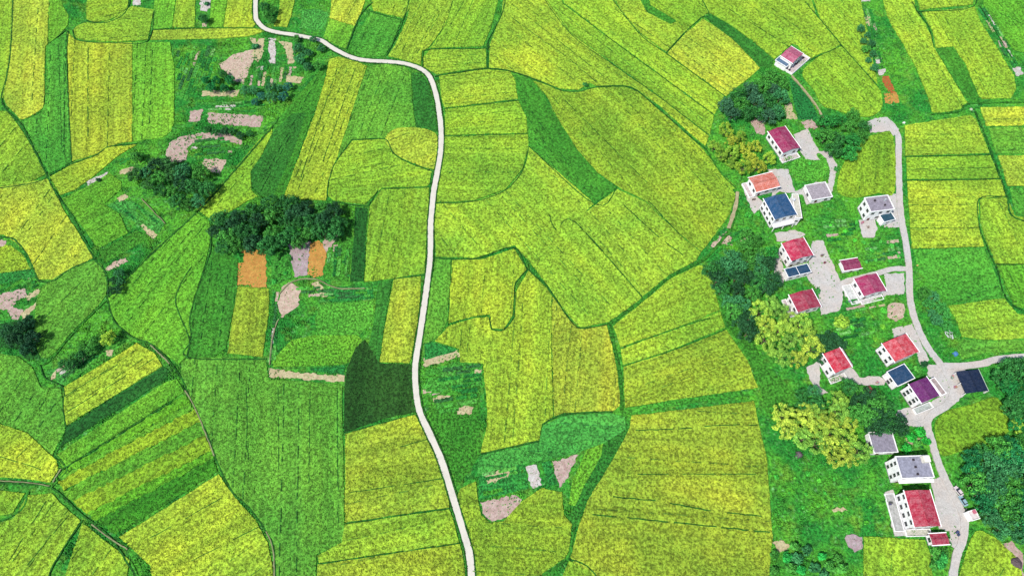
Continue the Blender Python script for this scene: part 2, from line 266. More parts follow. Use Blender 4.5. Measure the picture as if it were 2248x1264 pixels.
# kind | colour | row direction in degrees | flags (s smooth outline, n no gap to its neighbours) | outline in photo pixels
FIELDS = """
rice_field|A|86||0,0 28,0 27,40 20,140 8,215 0,222
rice_field|Z|86|s|34,0 106,0 105,50 105,94 99,110 98,200 96,230 86,244 49,262 34,250 10,220 18,160 26,90
rice_field|G|80||107,0 122,0 138,14 150,33 149,55 128,80 107,95
rice_field|B|15||192,0 190,42 205,49 235,46 262,34 280,18 288,0
rice_field|A|4||161,66 170,57 187,50 215,52 246,45 280,20 290,14 338,22 325,87 260,92 185,88 168,84
rice_field|Z|4||330,88 337,67 440,64 558,62 583,69 545,80 480,85
rice_field|G|78||338,20 345,0 392,0 377,61 333,64
rice_field|A|78|n|394,0 430,0 427,60 379,61
rice_field|G|78||466,0 507,0 489,60 460,61
rice_field|Y|80|n|509,0 555,0 552,30 562,52 556,60 491,60
rice_field|Y|88||148,70 165,88 200,93 290,94 290,311 262,314 212,338 158,354 152,230
rice_field|G|88|n|291,94 373,93 377,120 383,150 382,270 376,288 356,302 291,311
rice_field|K|88||104,104 128,84 146,70 147,130 152,230 157,356 108,382 86,330 62,290 50,268 92,247 99,225
rice_field|B|50||0,238 16,245 42,278 75,330 100,383 60,402 0,424
rice_field|Y|30||110,388 156,362 215,341 238,324 300,318 262,340 240,358 202,390 162,418 133,428 124,412
rice_field|Z|55||0,432 105,393 145,470 206,565 170,583 118,613 86,613 74,590 58,556 34,532 8,515 0,500
rice_field|H|32||136,436 190,410 240,380 248,385 266,400 266,415 228,448 262,470 282,512 215,546 190,510 160,470
vegetable_plot|D|32||216,551 300,505 326,524 230,577
vegetable_plot|M|45||238,452 255,440 290,440 335,468 362,488 348,514 300,492 264,466
vegetable_plot|V|32||0,618 68,590 80,606 0,652
grass_patch|O|32|n|0,530 22,538 52,560 66,590 0,614
rice_field|J|45|s|78,740 76,700 82,655 97,628 150,592 206,573 228,592 232,648 180,706 152,735 122,772 96,786 82,768
rice_field|H|52||236,654 258,634 300,588 345,540 432,468 458,484 464,505 458,545 447,590 424,660 416,705 418,745 411,781 391,800 340,757 292,737 262,715 246,690
rice_field|D|82||466,548 500,558 522,570 520,650 510,690 496,764 470,784 413,782 419,742 418,704 426,660 448,600
rice_field|B|50||433,460 500,390 560,318 596,278 598,292 572,345 550,378 552,418 566,432 545,440 468,487
rice_field|D|62|n|600,274 640,228 720,134 716,160 703,215 680,270 655,340 622,434 600,434 568,430 553,405 553,372 576,340 601,290
rice_field|E|62|n|600,288 642,250 672,248 650,318 600,432 568,430 553,405 553,372 576,340
rice_field|Y|68|n|723,131 744,125 788,138 806,146 790,190 768,258 742,340 720,400 715,440 622,435 660,335 690,255 715,170
rice_field|J|68|n|808,146 845,141 890,148 902,162 906,232 913,280 872,283 845,303 772,306 738,352 721,392 744,335 775,240 795,180
rice_field|E|75|n|904,160 922,160 940,185 952,230 960,290 945,286 914,280 907,230
rice_field|Z|20|s|845,308 866,284 910,280 948,288 961,305 960,345 953,371 900,355 866,336
rice_field|B|12||773,309 844,306 862,337 898,358 948,376 943,402 938,409 840,412 800,448 732,440 720,430 723,395 738,354
rice_field|B|80||838,416 942,412 937,500 932,600 870,610 800,619 806,520 812,452
rice_field|F|86||780,455 807,457 803,520 799,617 768,618 777,520
rice_field|C|83||864,613 924,606 920,680 903,785 898,797 833,794 845,715
rice_field|E|83||832,622 861,613 845,705 832,794 802,788 822,700 826,650
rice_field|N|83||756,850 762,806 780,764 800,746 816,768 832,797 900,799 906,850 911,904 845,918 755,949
grass_patch|K|10|n|705,668 820,660 818,700 790,735 700,745 690,700
grass_patch|H|20|n|598,790 640,745 690,735 785,735 795,745 768,795 745,800 600,806
vegetable_plot|V|85||700,640 740,628 818,630 822,655 706,664
vegetable_plot|V|85||680,808 758,802 755,822 682,812
rice_field|C|86||522,628 590,634 590,690 576,783 500,775 512,690
vegetable_plot|L|86||594,548 630,538 640,610 596,628
grass_patch|D|80|n|722,540 768,470 774,520 766,618 710,612
rice_field|J|88||401,790 440,784 500,785 583,790 590,832 700,840 751,846 752,950 755,1030 755,1184 740,1196 695,1216 690,1264 606,1264 603,1215 585,1165 545,1110 512,1080 480,1020 455,950 425,890 397,822
rice_field|C|12||758,952 845,928 911,910 945,965 972,1030 984,1080 986,1114 757,1146
rice_field|B|12||757,1150 986,1117 998,1150 1008,1190 700,1235 697,1218 750,1190
rice_field|C|12|n|697,1238 1009,1193 1016,1220 1030,1264 695,1264
rice_field|J|55||0,757 40,782 70,805 90,850 135,854 138,895 143,945 115,998 60,948 0,885
rice_field|Y|42|n|0,888 60,950 124,1010 128,1030 110,1058 50,1050 0,1040
rice_field|Y|34||139,850 270,772 300,752 338,774 356,803 145,934 139,895
rice_field|F|34|n|146,937 358,805 374,814 362,833 140,975 124,992 140,962
rice_field|H|34||124,998 364,838 388,832 405,860 138,1028
rice_field|Y|34||262,1178 480,1040 500,1070 520,1095 560,1140 588,1190 598,1240 602,1264 350,1264 330,1240
rice_field|B|55||182,1148 285,1228 262,1264 112,1264
rice_field|K|55||289,1232 345,1264 265,1264
rice_field|B|55|n|62,1086 114,1082 132,1103 176,1142 110,1250 100,1264 0,1264 0,1185 30,1138
rice_field|O|55||0,1062 55,1082 28,1125 0,1158
grass_patch|F|20|n|0,732 30,705 78,695 78,740 88,785 60,790 35,765 0,748
grass_patch|L|34|n|180,800 225,760 262,740 285,745 160,832 140,845 118,838
grass_patch|M|34|n|100,815 150,800 215,750 250,740 170,810 135,845
rice_field|Y|70||622,0 657,0 640,34 630,60 601,58 612,30
grass_patch|M|50|n|664,20 700,20 722,30 712,62 690,66 660,60
rice_field|Z|62||733,0 818,0 790,35 778,58 724,40
rice_field|G|62|n|724,42 778,58 760,108 742,102 710,82
rice_field|A|62||822,0 912,0 903,14 884,40 820,24 816,10
rice_field|K|62||814,28 882,45 858,102 843,124 802,124 770,110 785,75
rice_field|A|62||917,0 1010,0 978,55 940,106 926,112 924,142 880,130 852,124 870,95 893,45
rice_field|B|62|n|1011,0 1107,0 1076,66 1060,102 945,106 980,54
rice_field|A|5||944,110 1066,108 1068,148 1000,157 960,164 930,147 930,125
rice_field|Y|-37||1074,151 1075,100 1100,35 1112,0 1163,0 1250,72 1355,148 1450,216 1556,298 1548,320 1512,290 1455,238 1400,197 1370,187 1310,189 1296,182 1282,190 1270,197 1230,195 1180,175 1124,156
rice_field|B|-37||1165,0 1210,0 1236,8 1330,80 1450,168 1567,254 1558,296 1450,213 1355,145 1250,70
rice_field|A|-36||1214,0 1309,0 1400,70 1461,117 1590,210 1569,251 1450,164 1330,76 1239,6
rice_field|A|-35||1311,0 1380,0 1420,28 1472,54 1486,48 1512,68 1500,73 1463,114 1400,68
rice_field|B|-35||1410,0 1512,0 1556,28 1536,40 1512,66 1482,45 1425,12
rice_field|D|-35|n|1382,0 1410,0 1428,12 1484,45 1472,54 1424,27
rice_field|Z|-35||1465,117 1504,75 1543,42 1568,58 1610,88 1640,120 1668,150 1636,178 1594,211
rice_field|E|-38|n|1546,37 1560,32 1600,54 1650,90 1700,132 1692,148 1668,148 1640,118 1600,80
rice_field|A|-37|n|1514,0 1767,0 1790,30 1845,98 1776,130 1768,124 1752,100 1740,96 1716,116 1700,130 1650,88 1600,52 1558,28
rice_field|A|-50||1769,0 1884,0 1892,16 1906,80 1916,130 1926,184 1848,97 1800,40
rice_field|B|-45|s|1849,103 1924,188 1936,218 1934,240 1910,256 1870,252 1830,240 1805,230 1785,195 1762,166 1778,140
rice_field|A|-60||1926,0 2000,0 2010,24 2030,52 2044,80 2052,108 2078,152 2124,226 2108,240 2062,250 2046,246 2036,210 2012,150 1978,90 1948,40
rice_field|A|-55||2004,0 2132,0 2136,10 2060,18 2018,22
rice_field|A|-60||2024,28 2140,16 2152,48 2190,108 2226,168 2230,196 2220,216 2152,218 2142,195 2120,140 2092,102 2055,106 2046,66
rice_field|D|-60||2056,110 2090,104 2118,146 2140,190 2150,216 2126,224 2098,184
rice_field|H|-52||2150,0 2248,0 2248,145 2225,110 2180,45 2160,14
vegetable_plot|V|-60||2146,20 2165,16 2196,62 2190,76 2174,62
vegetable_plot|V|-60||2200,110 2212,106 2236,140 2226,150
rice_field|Z|0||2152,236 2248,234 2248,274 2165,277
rice_field|J|0||2170,281 2248,279 2248,338 2187,337
rice_field|Z|0||2190,342 2248,341 2248,408 2212,408 2202,372
rice_field|A|0||1986,276 2058,264 2130,253 2142,262 2172,336 1988,342
rice_field|B|0||1990,346 2174,341 2194,391 1991,394
rice_field|Y|0||1991,398 2196,395 2207,430 2148,436 2148,500 2160,541 2002,546
rice_field|B|-65||2152,438 2210,432 2228,474 2248,498 2248,579 2186,578 2166,530 2152,490
rice_field|K|20||2004,549 2160,545 2180,590 2204,652 2085,668 2060,640 2018,600
rice_field|A|10|n|2082,671 2204,655 2232,688 2248,716 2248,734 2180,746 2112,740 2098,700
rice_field|J|10|n|2112,743 2180,749 2248,738 2248,762 2160,775 2112,790 2100,765
rice_field|K|-65||2216,412 2248,412 2248,492 2230,470
rice_field|H|-65||2188,582 2248,582 2248,710 2226,670 2206,625
rice_field|A|5||964,166 1000,162 1070,153 1120,158 1130,174 1137,217 976,237 968,210
rice_field|B|5||977,240 1138,222 1156,260 1157,292 977,297
rice_field|B|0||976,300 1158,295 1161,320 1147,370 1110,415 1040,440 956,444 963,400 973,340
rice_field|D|-55||1130,163 1164,175 1190,204 1222,262 1265,330 1310,380 1353,413 1305,446 1160,320 1160,265 1140,215
rice_field|O|-48||1170,178 1200,187 1230,199 1270,203 1310,193 1370,191 1400,202 1450,245 1510,298 1545,330 1580,376 1617,412 1612,440 1602,470 1558,530 1540,552 1495,515 1420,442 1360,412 1312,378 1267,328 1224,258 1196,205
rice_field|A|-48|n|1310,448 1355,415 1418,444 1493,517 1538,554 1528,572 1470,603 1413,653 1340,570 1262,485
rice_field|A|-48|n|1162,324 1305,447 1262,487 1340,573 1412,655 1398,665 1338,706 1274,718 1247,690 1202,625 1156,568 1130,538 1062,562 1040,566 957,563 954,500 958,448 1040,443 1112,418 1149,372
rice_field|J|85||956,568 990,570 987,640 982,706 966,735 940,752 925,756 934,700 944,645
rice_field|Y|85||993,571 1060,569 1129,546 1156,590 1130,620 1128,650 1125,692 1106,722 1080,720 1075,690 1040,694 985,710 988,640
rice_field|Y|85||1078,724 1108,725 1130,698 1133,640 1160,594 1200,632 1212,650 1210,760 1214,914 1190,930 1184,965 1055,994 1068,940 1070,900 1061,798 1010,795 1007,765 955,748 984,716 1040,698 1072,696
rice_field|X|85|n|1213,651 1245,696 1274,722 1332,713 1348,780 1360,840 1361,890 1345,903 1240,905 1216,913 1212,760
rice_field|A|20||1346,716 1405,668 1475,610 1535,582 1553,587 1570,640 1580,680 1510,710 1362,762
rice_field|A|20|n|1363,765 1510,713 1581,683 1592,718 1480,765 1368,802
rice_field|C|20|n|1369,805 1480,768 1593,722 1640,790 1664,850 1372,894
rice_field|C|-4||1386,912 1655,880 1668,940 1684,1010 1690,1100 1696,1180 1680,1264 1330,1264 1252,1222 1266,1170 1290,1098 1345,1008 1382,940
rice_field|O|-4||1045,1056 1050,1100 1056,1130 1075,1146 1105,1144 1148,1098 1190,1070 1234,1080 1238,1130 1256,1150 1248,1210 1240,1224 1190,1258 1180,1264 1046,1264 1024,1190 1000,1102 1010,1072
rice_field|O|-4||1250,1230 1300,1254 1312,1264 1190,1264
rice_field|M|-4||1052,1000 1184,970 1192,934 1240,912 1340,906 1372,915 1374,942 1330,970 1290,985 1262,996 1180,1012 1048,1040
grass_patch|E|60|n|1276,1060 1330,960 1376,940 1376,960 1288,1098 1264,1160 1242,1140 1262,1110
grass_patch|G|60|n|1290,985 1325,970 1320,1000 1285,1060 1262,1110 1248,1106 1258,1050
vegetable_plot|V|5||1052,1042 1150,1015 1160,1072 1052,1096
vegetable_plot|V|80||1188,1014 1208,1010 1224,1062 1206,1066
vegetable_plot|V|5||932,748 955,752 1004,766 998,772 932,790
vegetable_plot|L|5||934,812 1012,792 1058,796 1060,830 990,850 935,860
grass_patch|D|80|n|938,870 1056,840 1052,930 1060,990 1010,1060 965,1000 946,940
rice_field|J2|85|s|1842,424 1840,390 1856,352 1890,310 1925,295 1960,298 1964,420 1930,424 1880,434
rice_field|J2|-20|s|2052,930 2078,902 2130,888 2186,872 2210,912 2218,940 2185,965 2110,990 2070,1000 2058,975
rice_field|B|85||1896,1177 2030,1184 2042,1215 2056,1264 1894,1264
rice_field|B|60|s|2132,1180 2170,1172 2206,1200 2238,1240 2244,1264 2098,1264
grass_patch|K|-30|s|1738,356 1780,335 1812,340 1818,372 1800,392 1752,398 1742,382
grass_patch|W|-60||1732,168 1752,185 1778,218 1790,240 1800,265 1752,262 1744,230
grass_patch|D|20|n|1555,585 1600,640 1640,720 1680,800 1745,860 1700,930 1680,900 1668,850 1640,780 1590,700
"""
# kind | colour | outline
PLOTS = """
soil_patch|S|480,142 498,132 512,120 530,116 556,110 558,125 545,160 535,186 514,178 485,150
soil_patch|T|548,84 562,85 572,118 562,134 553,120 558,100
soil_patch|T|568,86 580,85 578,118 566,138 562,130
soil_patch|I|589,85 605,85 605,140 592,140
soil_patch|T|612,90 640,94 646,138 632,142 628,110
soil_patch|T|445,200 526,198 520,213 442,211
soil_patch|P|457,247 500,250 578,256 570,280 520,276 456,272
soil_patch|P|418,244 446,240 440,266 414,268
soil_patch|P|365,330 375,312 400,300 440,292 500,293 528,306 532,318 480,306 430,310 412,325 410,352 388,358 366,352
soil_patch|S|448,349 499,350 482,384 470,380 442,366
soil_patch|T|628,166 668,170 658,184 628,180
soil_patch|I|190,400 212,388 238,378 236,388 196,412
soil_patch|T|263,376 276,370 295,368 284,380 264,384
soil_patch|T|256,436 276,425 282,434 262,444
soil_patch|T|306,496 316,492 346,516 336,526
soil_patch|S|230,592 248,576 276,566 282,574 240,594
soil_patch|P|0,664 30,640 55,632 62,650 36,660 30,676 52,680 40,702 26,700 18,680 0,684
soil_patch|T|56,650 86,634 92,642 60,660
soil_patch|T|44,690 82,662 78,676 50,700
soil_patch|P|0,522 14,528 10,540 0,542
soil_patch|T|232,770 250,768 246,782 234,780
soil_patch|T|116,820 124,812 122,830 112,834
soil_patch|I|438,0 468,0 462,15 455,26 440,24
soil_patch|I|290,0 314,0 308,12 292,14
soil_patch|S|444,52 456,50 454,60 444,60
soil_patch|U|522,578 536,576 536,556 524,548 548,546 560,552 564,545 584,545 586,632 521,626
soil_patch|Q|632,536 682,530 675,604 646,608 640,570
soil_patch|U|676,604 680,534 700,528 712,540 716,560 708,606 690,610
soil_patch|P|708,532 722,518 742,514 736,530 716,556
soil_patch|S|618,632 634,620 660,632 655,672 617,698 610,662
soil_patch|T|684,622 700,618 720,650 712,656
soil_patch|T|590,808 650,818 757,824 756,838 690,834 592,828
soil_patch|T|930,786 960,776 1004,768 1010,784 930,806
soil_patch|I|990,802 1012,800 1015,845 1000,850 988,830
soil_patch|T|1042,812 1058,810 1056,820 1040,822
soil_patch|T|1000,898 1020,890 1040,894 1036,908 1004,910
soil_patch|T|950,874 985,864 990,872 952,882
soil_patch|I|1154,1024 1178,1020 1190,1064 1170,1072 1164,1064
soil_patch|P|1212,1012 1270,998 1240,1058 1228,1070 1222,1050
soil_patch|P|1054,1102 1130,1086 1146,1096 1140,1118 1100,1140 1080,1144 1064,1130
soil_patch|T|1066,1044 1100,1032 1120,1036 1114,1050 1070,1062
soil_patch|S|1560,540 1584,512 1598,504 1608,540 1590,536 1570,544
soil_patch|I|1888,0 1914,0 1910,4 1886,5
soil_patch|T|1898,38 1908,34 1912,56 1904,58
soil_patch|I|1922,130 1936,128 1932,140 1922,140
soil_patch|I|1926,154 1944,152 1940,164 1930,166
soil_patch|R|1936,168 1952,168 1960,190 1966,206 1950,204 1940,188
soil_patch|U|1940,205 1968,204 1974,226 1942,228
soil_patch|P|2190,90 2206,90 2214,104 2194,104
soil_patch|I|2222,150 2240,148 2246,164 2232,168
soil_patch|T|1722,232 1736,226 1744,250 1750,262 1726,262
soil_patch|P|1648,268 1666,258 1680,272 1678,296 1660,296
soil_patch|P|1758,268 1782,262 1796,280 1770,284
soil_patch|S|1948,672 1964,664 1984,668 1984,696 1968,706 1948,696
soil_patch|Q|1854,1180 1866,1173 1892,1178 1892,1204 1876,1212 1862,1200
soil_patch|P|2200,1192 2220,1186 2246,1215 2246,1264 2236,1250 2214,1220
soil_patch|T|1826,1118 1850,1112 1860,1120 1830,1124
soil_patch|T|1695,1190 1720,1186 1735,1200 1712,1212
"""
YARDS = """
yard|1903,268 1920,260 1948,258 1962,270 1974,285 1960,300 1940,290 1910,292
yard|1742,296 1772,283 1780,300 1797,330 1792,340 1800,352 1768,350 1756,332
yard|1790,332 1822,334 1838,362 1832,400 1822,434 1812,432 1822,380 1814,348
yard|1684,372 1730,372 1745,420 1790,400 1826,404 1822,440 1770,450 1762,428 1712,420 1690,440 1700,410
yard|1630,410 1650,405 1660,430 1680,450 1655,470 1640,440
yard|1700,512 1745,505 1768,515 1740,530 1705,530
yard|1783,530 1806,528 1836,598 1850,632 1848,668 1842,682 1802,692 1796,640 1776,618 1770,600 1778,560
yard|1700,560 1712,552 1726,610 1716,624 1700,600
yard|1850,622 1880,612 1894,654 1946,636 1980,640 1870,670 1856,655
yard|1940,602 1985,600 1984,645 1948,648
yard|1884,484 1920,482 1926,500 1918,522 1894,522
yard|1940,430 1972,424 1984,500 1940,500 1950,470
yard|1958,722 2002,710 2020,750 2040,790 2020,800 1996,735 1962,745
yard|1842,812 1868,806 1886,828 1930,826 1945,835 1940,846 1890,845 1850,830
yard|1770,806 1800,790 1800,850 1818,862 1800,868 1776,830
yard|2036,800 2080,800 2120,806 2116,868 2090,890 2050,912 2010,935 1972,926 1970,900 2030,890 2064,870 2060,840 2036,826
yard|2040,1050 2076,1046 2112,1110 2118,1170 2100,1210 2086,1196 2084,1165 2060,1160 2048,1076
yard|1942,1080 1960,1074 1990,1150 2004,1172 2000,1178 1962,1176
"""
# kind | width m | height m | colour | centre line (d = broken into dashes)
LINES = """
field_ridge|.9|0.5|F||30,0 24,95 14,170 4,225 45,272 75,330 104,386 120,420 160,478 205,565 232,600 236,655
field_ridge|.7|0.5|F||125,82 148,68 146,120 150,230 157,356
field_ridge|.7|0.5|F||105,386 157,360 212,340 238,322 300,315
field_ridge|.7|0.5|F||0,428 60,404 104,388
field_ridge|.7|0.5|F||160,66 166,86 200,93 250,94 324,90 338,24
field_ridge|.7|0.5|F||190,45 215,50 245,46 280,20 288,0
field_ridge|.7|0.5|F||335,65 440,62 560,62
field_ridge|.9|0.5|F||0,508 12,520 40,535 60,560 75,595 86,616 118,616 150,592 205,570
field_ridge|.9|0.5|E||236,655 180,710 150,742 120,780 96,800
field_ridge|1.0|0.5|F||600,276 500,392 432,466 330,560 238,652
field_ridge|.8|0.5|F||236,655 246,695 262,718 292,740 340,760 392,820 425,890 455,955 480,1022 512,1083 545,1113 585,1168 602,1215 604,1264
field_path|.9|0.55|T||330,757 352,778 372,798
field_path|.8|0.55|T||406,856 430,900 450,950 470,1000
field_path|.8|0.55|T||584,1165 600,1215 602,1264
field_path|.8|0.55|T||200,1150 240,1180 280,1205
field_path|.9|0.55|T||116,1058 124,1042 134,1028
field_path|.7|0.55|T||310,436 335,462 362,490
field_path|.8|0.4|T||592,800 596,750 606,712 612,700
field_path|.8|0.4|T||612,646 640,618 690,612 740,632 800,632
field_ridge|.8|0.5|F||0,1055 50,1062 112,1070 180,1130 250,1190 350,1264
field_path|.6|0.6|T||0,1048 50,1058 108,1066
field_ridge|.8|0.5|E||110,1070 145,1035 140,1020 120,995
field_ridge|.7|0.5|F||180,1142 108,1258 104,1264
field_ridge|.9|0.5|E||62,1080 30,1130 0,1180
field_ridge|.7|0.5|F||462,488 462,545 446,600 424,665 416,705 420,745 412,784 585,788
field_ridge|.6|0.5|F||145,936 138,895 138,850 100,830 86,800
field_ridge|.7|0.5|F||420,585 398,620 385,660 400,705 416,745 410,780
field_ridge|.8|0.5|F||818,5 790,35 760,110
field_ridge|.6|0.5|F||814,26 884,44
field_ridge|.6|0.5|F||912,0 885,45 848,122
field_ridge|.7|0.5|F||928,145 928,122 944,108 1066,106 1072,88 1105,22 1112,0
field_ridge|.7|0.5|F||1070,90 1070,150
field_ridge|.8|0.5|F||955,168 1000,160 1070,150 1124,157 1185,178 1230,198 1270,201 1310,191 1370,189 1400,200 1450,242 1512,296 1552,328
field_ridge|.5|0.5|F||1163,0 1250,72 1355,148 1450,215 1557,298
field_ridge|.5|0.5|F|d|1234,6 1330,78 1450,166 1568,253
field_ridge|.6|0.5|F||1309,0 1400,70 1462,117 1591,211
field_ridge|.6|0.5|F||1512,0 1556,28 1540,38 1503,72 1463,116
field_ridge|.7|0.5|F||1768,5 1800,42 1848,100 1926,188
field_ridge|.7|0.5|F||1848,100 1776,133
field_ridge|.7|0.5|F||2003,5 2015,26 2040,60 2050,105
field_ridge|.7|0.5|F||2018,25 2138,14 2136,0
field_ridge|1.0|0.5|E||2046,250 2110,244 2140,226 2248,224
field_ridge|1.0|0.5|F||2142,245 2175,330 2210,425 2232,480 2248,500
field_ridge|.6|0.5|F||1988,344 2175,340
field_ridge|.6|0.5|F||1990,396 2196,393
field_ridge|.6|0.5|F||2208,432 2150,436 2150,495 2165,535 2190,590 2225,670 2248,716
field_ridge|.5|0.5|F||2186,580 2248,580
field_ridge|.5|0.5|F|d|975,239 1138,220
field_ridge|.5|0.5|F|d|978,299 1157,294
field_ridge|.5|0.5|F||956,446 1040,442 1110,417 1148,372 1160,325
field_ridge|.6|0.5|F||956,566 1040,567 1128,542 1156,588 1202,628 1245,694 1275,720 1334,711
field_ridge|.5|0.5|F||1157,592 1131,622 1130,650 1127,694 1106,723 1079,722 1076,695
field_ridge|.6|0.5|F||1160,320 1305,448 1354,414
field_ridge|.5|0.5|F|d|1205,470 1222,505 1262,487 1412,655
field_ridge|.5|0.5|F|d|1425,442 1493,516
field_ridge|.5|0.5|F|d|1370,450 1440,515 1500,560
field_ridge|1.6|0.5|E||1336,710 1400,665 1472,606 1535,575 1560,556 1604,500 1618,440 1612,415
field_ridge|1.6|0.5|E||1336,712 1350,770 1362,840 1365,900
field_ridge|.7|0.5|E|d|1364,764 1510,712 1590,690
field_ridge|.8|0.5|E||1368,803 1480,767 1595,722
field_ridge|2.4|0.5|L||1370,903 1450,888 1560,872 1655,862
field_ridge|.5|0.5|F|d|1395,944 1500,940 1590,932 1665,932
field_ridge|.6|0.5|F|d|1345,1090 1450,1100 1560,1120 1690,1134
field_ridge|.6|0.5|F|d|1300,1128 1400,1138 1520,1150 1690,1168
field_ridge|.9|0.5|E||1262,1150 1256,1190 1248,1224 1190,1262
field_ridge|.7|0.5|F||1248,1226 1300,1252 1360,1264
field_ridge|.6|0.5|F||843,414 942,411
field_ridge|.6|0.5|F||773,308 844,305 864,337 900,358 952,377
field_ridge|.6|0.5|F||773,308 738,354 722,395 718,430
field_ridge|.6|0.5|F||830,416 812,445 800,452 730,442
field_ridge|.6|0.5|F||864,612 930,603
field_ridge|.6|0.5|F|d|760,1148 985,1114
field_ridge|.6|0.5|F|d|700,1237 1008,1191
field_ridge|.8|0.5|F|d|757,950 845,926 911,908
field_ridge|.6|0.5|F||1056,996 1184,967
field_ridge|.7|0.5|F||1190,932 1240,908 1345,903
field_ridge|.8|0.5|E||1552,330 1582,378 1616,414
field_ridge|.6|0.4|F|d|137,1030 406,862
field_path|1.1|0.4|T||1738,166 1760,190 1784,220 1802,248 1812,272
field_path|1.8|0.3|T||1620,420 1614,455 1600,500
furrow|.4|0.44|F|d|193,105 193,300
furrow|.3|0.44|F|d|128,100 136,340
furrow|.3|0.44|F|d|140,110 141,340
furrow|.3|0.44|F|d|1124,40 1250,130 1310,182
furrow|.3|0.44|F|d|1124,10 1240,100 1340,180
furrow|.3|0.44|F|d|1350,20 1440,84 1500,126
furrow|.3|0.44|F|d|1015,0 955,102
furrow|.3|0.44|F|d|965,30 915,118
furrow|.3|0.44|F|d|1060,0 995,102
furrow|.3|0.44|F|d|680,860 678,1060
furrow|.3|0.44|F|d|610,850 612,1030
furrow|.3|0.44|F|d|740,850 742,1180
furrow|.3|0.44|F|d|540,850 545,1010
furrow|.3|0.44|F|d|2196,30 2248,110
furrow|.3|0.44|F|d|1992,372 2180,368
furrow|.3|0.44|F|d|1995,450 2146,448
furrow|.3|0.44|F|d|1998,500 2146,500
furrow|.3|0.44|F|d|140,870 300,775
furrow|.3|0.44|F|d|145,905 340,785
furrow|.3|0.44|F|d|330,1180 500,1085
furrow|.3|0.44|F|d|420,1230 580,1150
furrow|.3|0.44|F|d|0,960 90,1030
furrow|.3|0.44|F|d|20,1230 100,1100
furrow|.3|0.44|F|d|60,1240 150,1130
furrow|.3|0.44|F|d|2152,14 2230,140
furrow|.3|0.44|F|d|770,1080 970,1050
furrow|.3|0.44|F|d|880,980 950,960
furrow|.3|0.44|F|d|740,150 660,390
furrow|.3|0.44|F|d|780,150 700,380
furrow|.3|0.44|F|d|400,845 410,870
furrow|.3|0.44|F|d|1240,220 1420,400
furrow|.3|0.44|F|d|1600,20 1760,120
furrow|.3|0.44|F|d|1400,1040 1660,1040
"""
def pts(s):
    out = []
    for w in s.split():
        x, y = map(float, w.split(','))
        if x <= 0: x -= 130
        if x >= 2248: x += 130
        if y <= 0: y -= 50
        if y >= 1264: y += 90
        out.append((x, y))
    return out
def catmull(P, closed, n=4):
    m = len(P); out = []
    rngi = range(m) if closed else range(m-1)
    for i in rngi:
        g = (lambda k: P[k % m]) if closed else (lambda k: P[min(max(k, 0), m-1)])
        p0, p1, p2, p3 = g(i-1), g(i), g(i+1), g(i+2)
        for j in range(n):
            t = j/n
            out.append(tuple(0.5*(2*p1[a] + (p2[a]-p0[a])*t + (2*p0[a]-5*p1[a]+4*p2[a]-p3[a])*t*t + (3*p1[a]-p0[a]-3*p2[a]+p3[a])*t**3) for a in (0, 1)))
    if not closed: out.append(P[-1])
    return out
def world_poly(P, z=0.0): return [tuple(at(x, y, z)[:2]) for x, y in P]
def world_angle(P, ang):
    """direction on the ground of rows that run at this angle in the photograph"""
    x = sum(p[0] for p in P)/len(P); y = sum(p[1] for p in P)/len(P)
    d = at(x+40*math.cos(R(ang)), y-40*math.sin(R(ang))) - at(x, y)
    return math.atan2(d.y, d.x)
def area(P): return 0.5*sum(P[i][0]*P[(i+1) % len(P)][1] - P[(i+1) % len(P)][0]*P[i][1] for i in range(len(P)))
def offset(P, d):
    if area(P) < 0: P = P[::-1]
    n = len(P); out = []
    for i in range(n):
        a, b, c = Vector(P[i-1]), Vector(P[i]), Vector(P[(i+1) % n])
        e0 = (b-a).normalized(); e1 = (c-b).normalized()
        n0 = Vector((-e0.y, e0.x)); n1 = Vector((-e1.y, e1.x)); k = n0 + n1
        if k.length < 0.3: k = n0
        k.normalize(); s = d/max(0.5, k.dot(n0))
        out.append(tuple(b + k*s))
    return out
def rough_edge(P, step=2.6, amp=0.16):
    out = []
    for i in range(len(P)):
        a, b = Vector(P[i]), Vector(P[(i+1) % len(P)]); L = (b-a).length
        k = max(1, int(L/step)); out.append(tuple(a))
        nrm = Vector((-(b-a).y, (b-a).x)); nrm = nrm.normalized() if nrm.length > 0 else nrm
        for j in range(1, k): out.append(tuple(a + (b-a)*(j/k) + nrm*random.uniform(-amp, amp)))
    return out
def slab(name, P, z0, z1, m, parent=None):
    if area(P) < 0: P = P[::-1]
    n = len(P)
    tri = geometry.tessellate_polygon([[Vector((p[0], p[1], 0)) for p in P]])
    v = [(p[0], p[1], z1) for p in P] + [(p[0], p[1], z0) for p in P]
    f = []
    for t in tri:
        a, b, c = [Vector(P[i]) for i in t]
        f.append(tuple(t) if (b-a).cross(c-a) > 0 else tuple(t)[::-1])
    for i in range(n):
        j = (i+1) % n; f.append((i, n+i, n+j, j))
    me = bpy.data.meshes.new(name); me.from_pydata(v, [], f); me.update(); me.materials.append(m)
    return link(name, me, parent)
def inside(P, X, Y):
    r = np.zeros(X.shape, bool); n = len(P)
    for i in range(n):
        x0, y0 = P[i]; x1, y1 = P[(i+1) % n]
        if y0 == y1: continue
        c = ((y0 > Y) != (y1 > Y)) & (X < (x1-x0)*(Y-y0)/(y1-y0) + x0)
        r ^= c
    return r

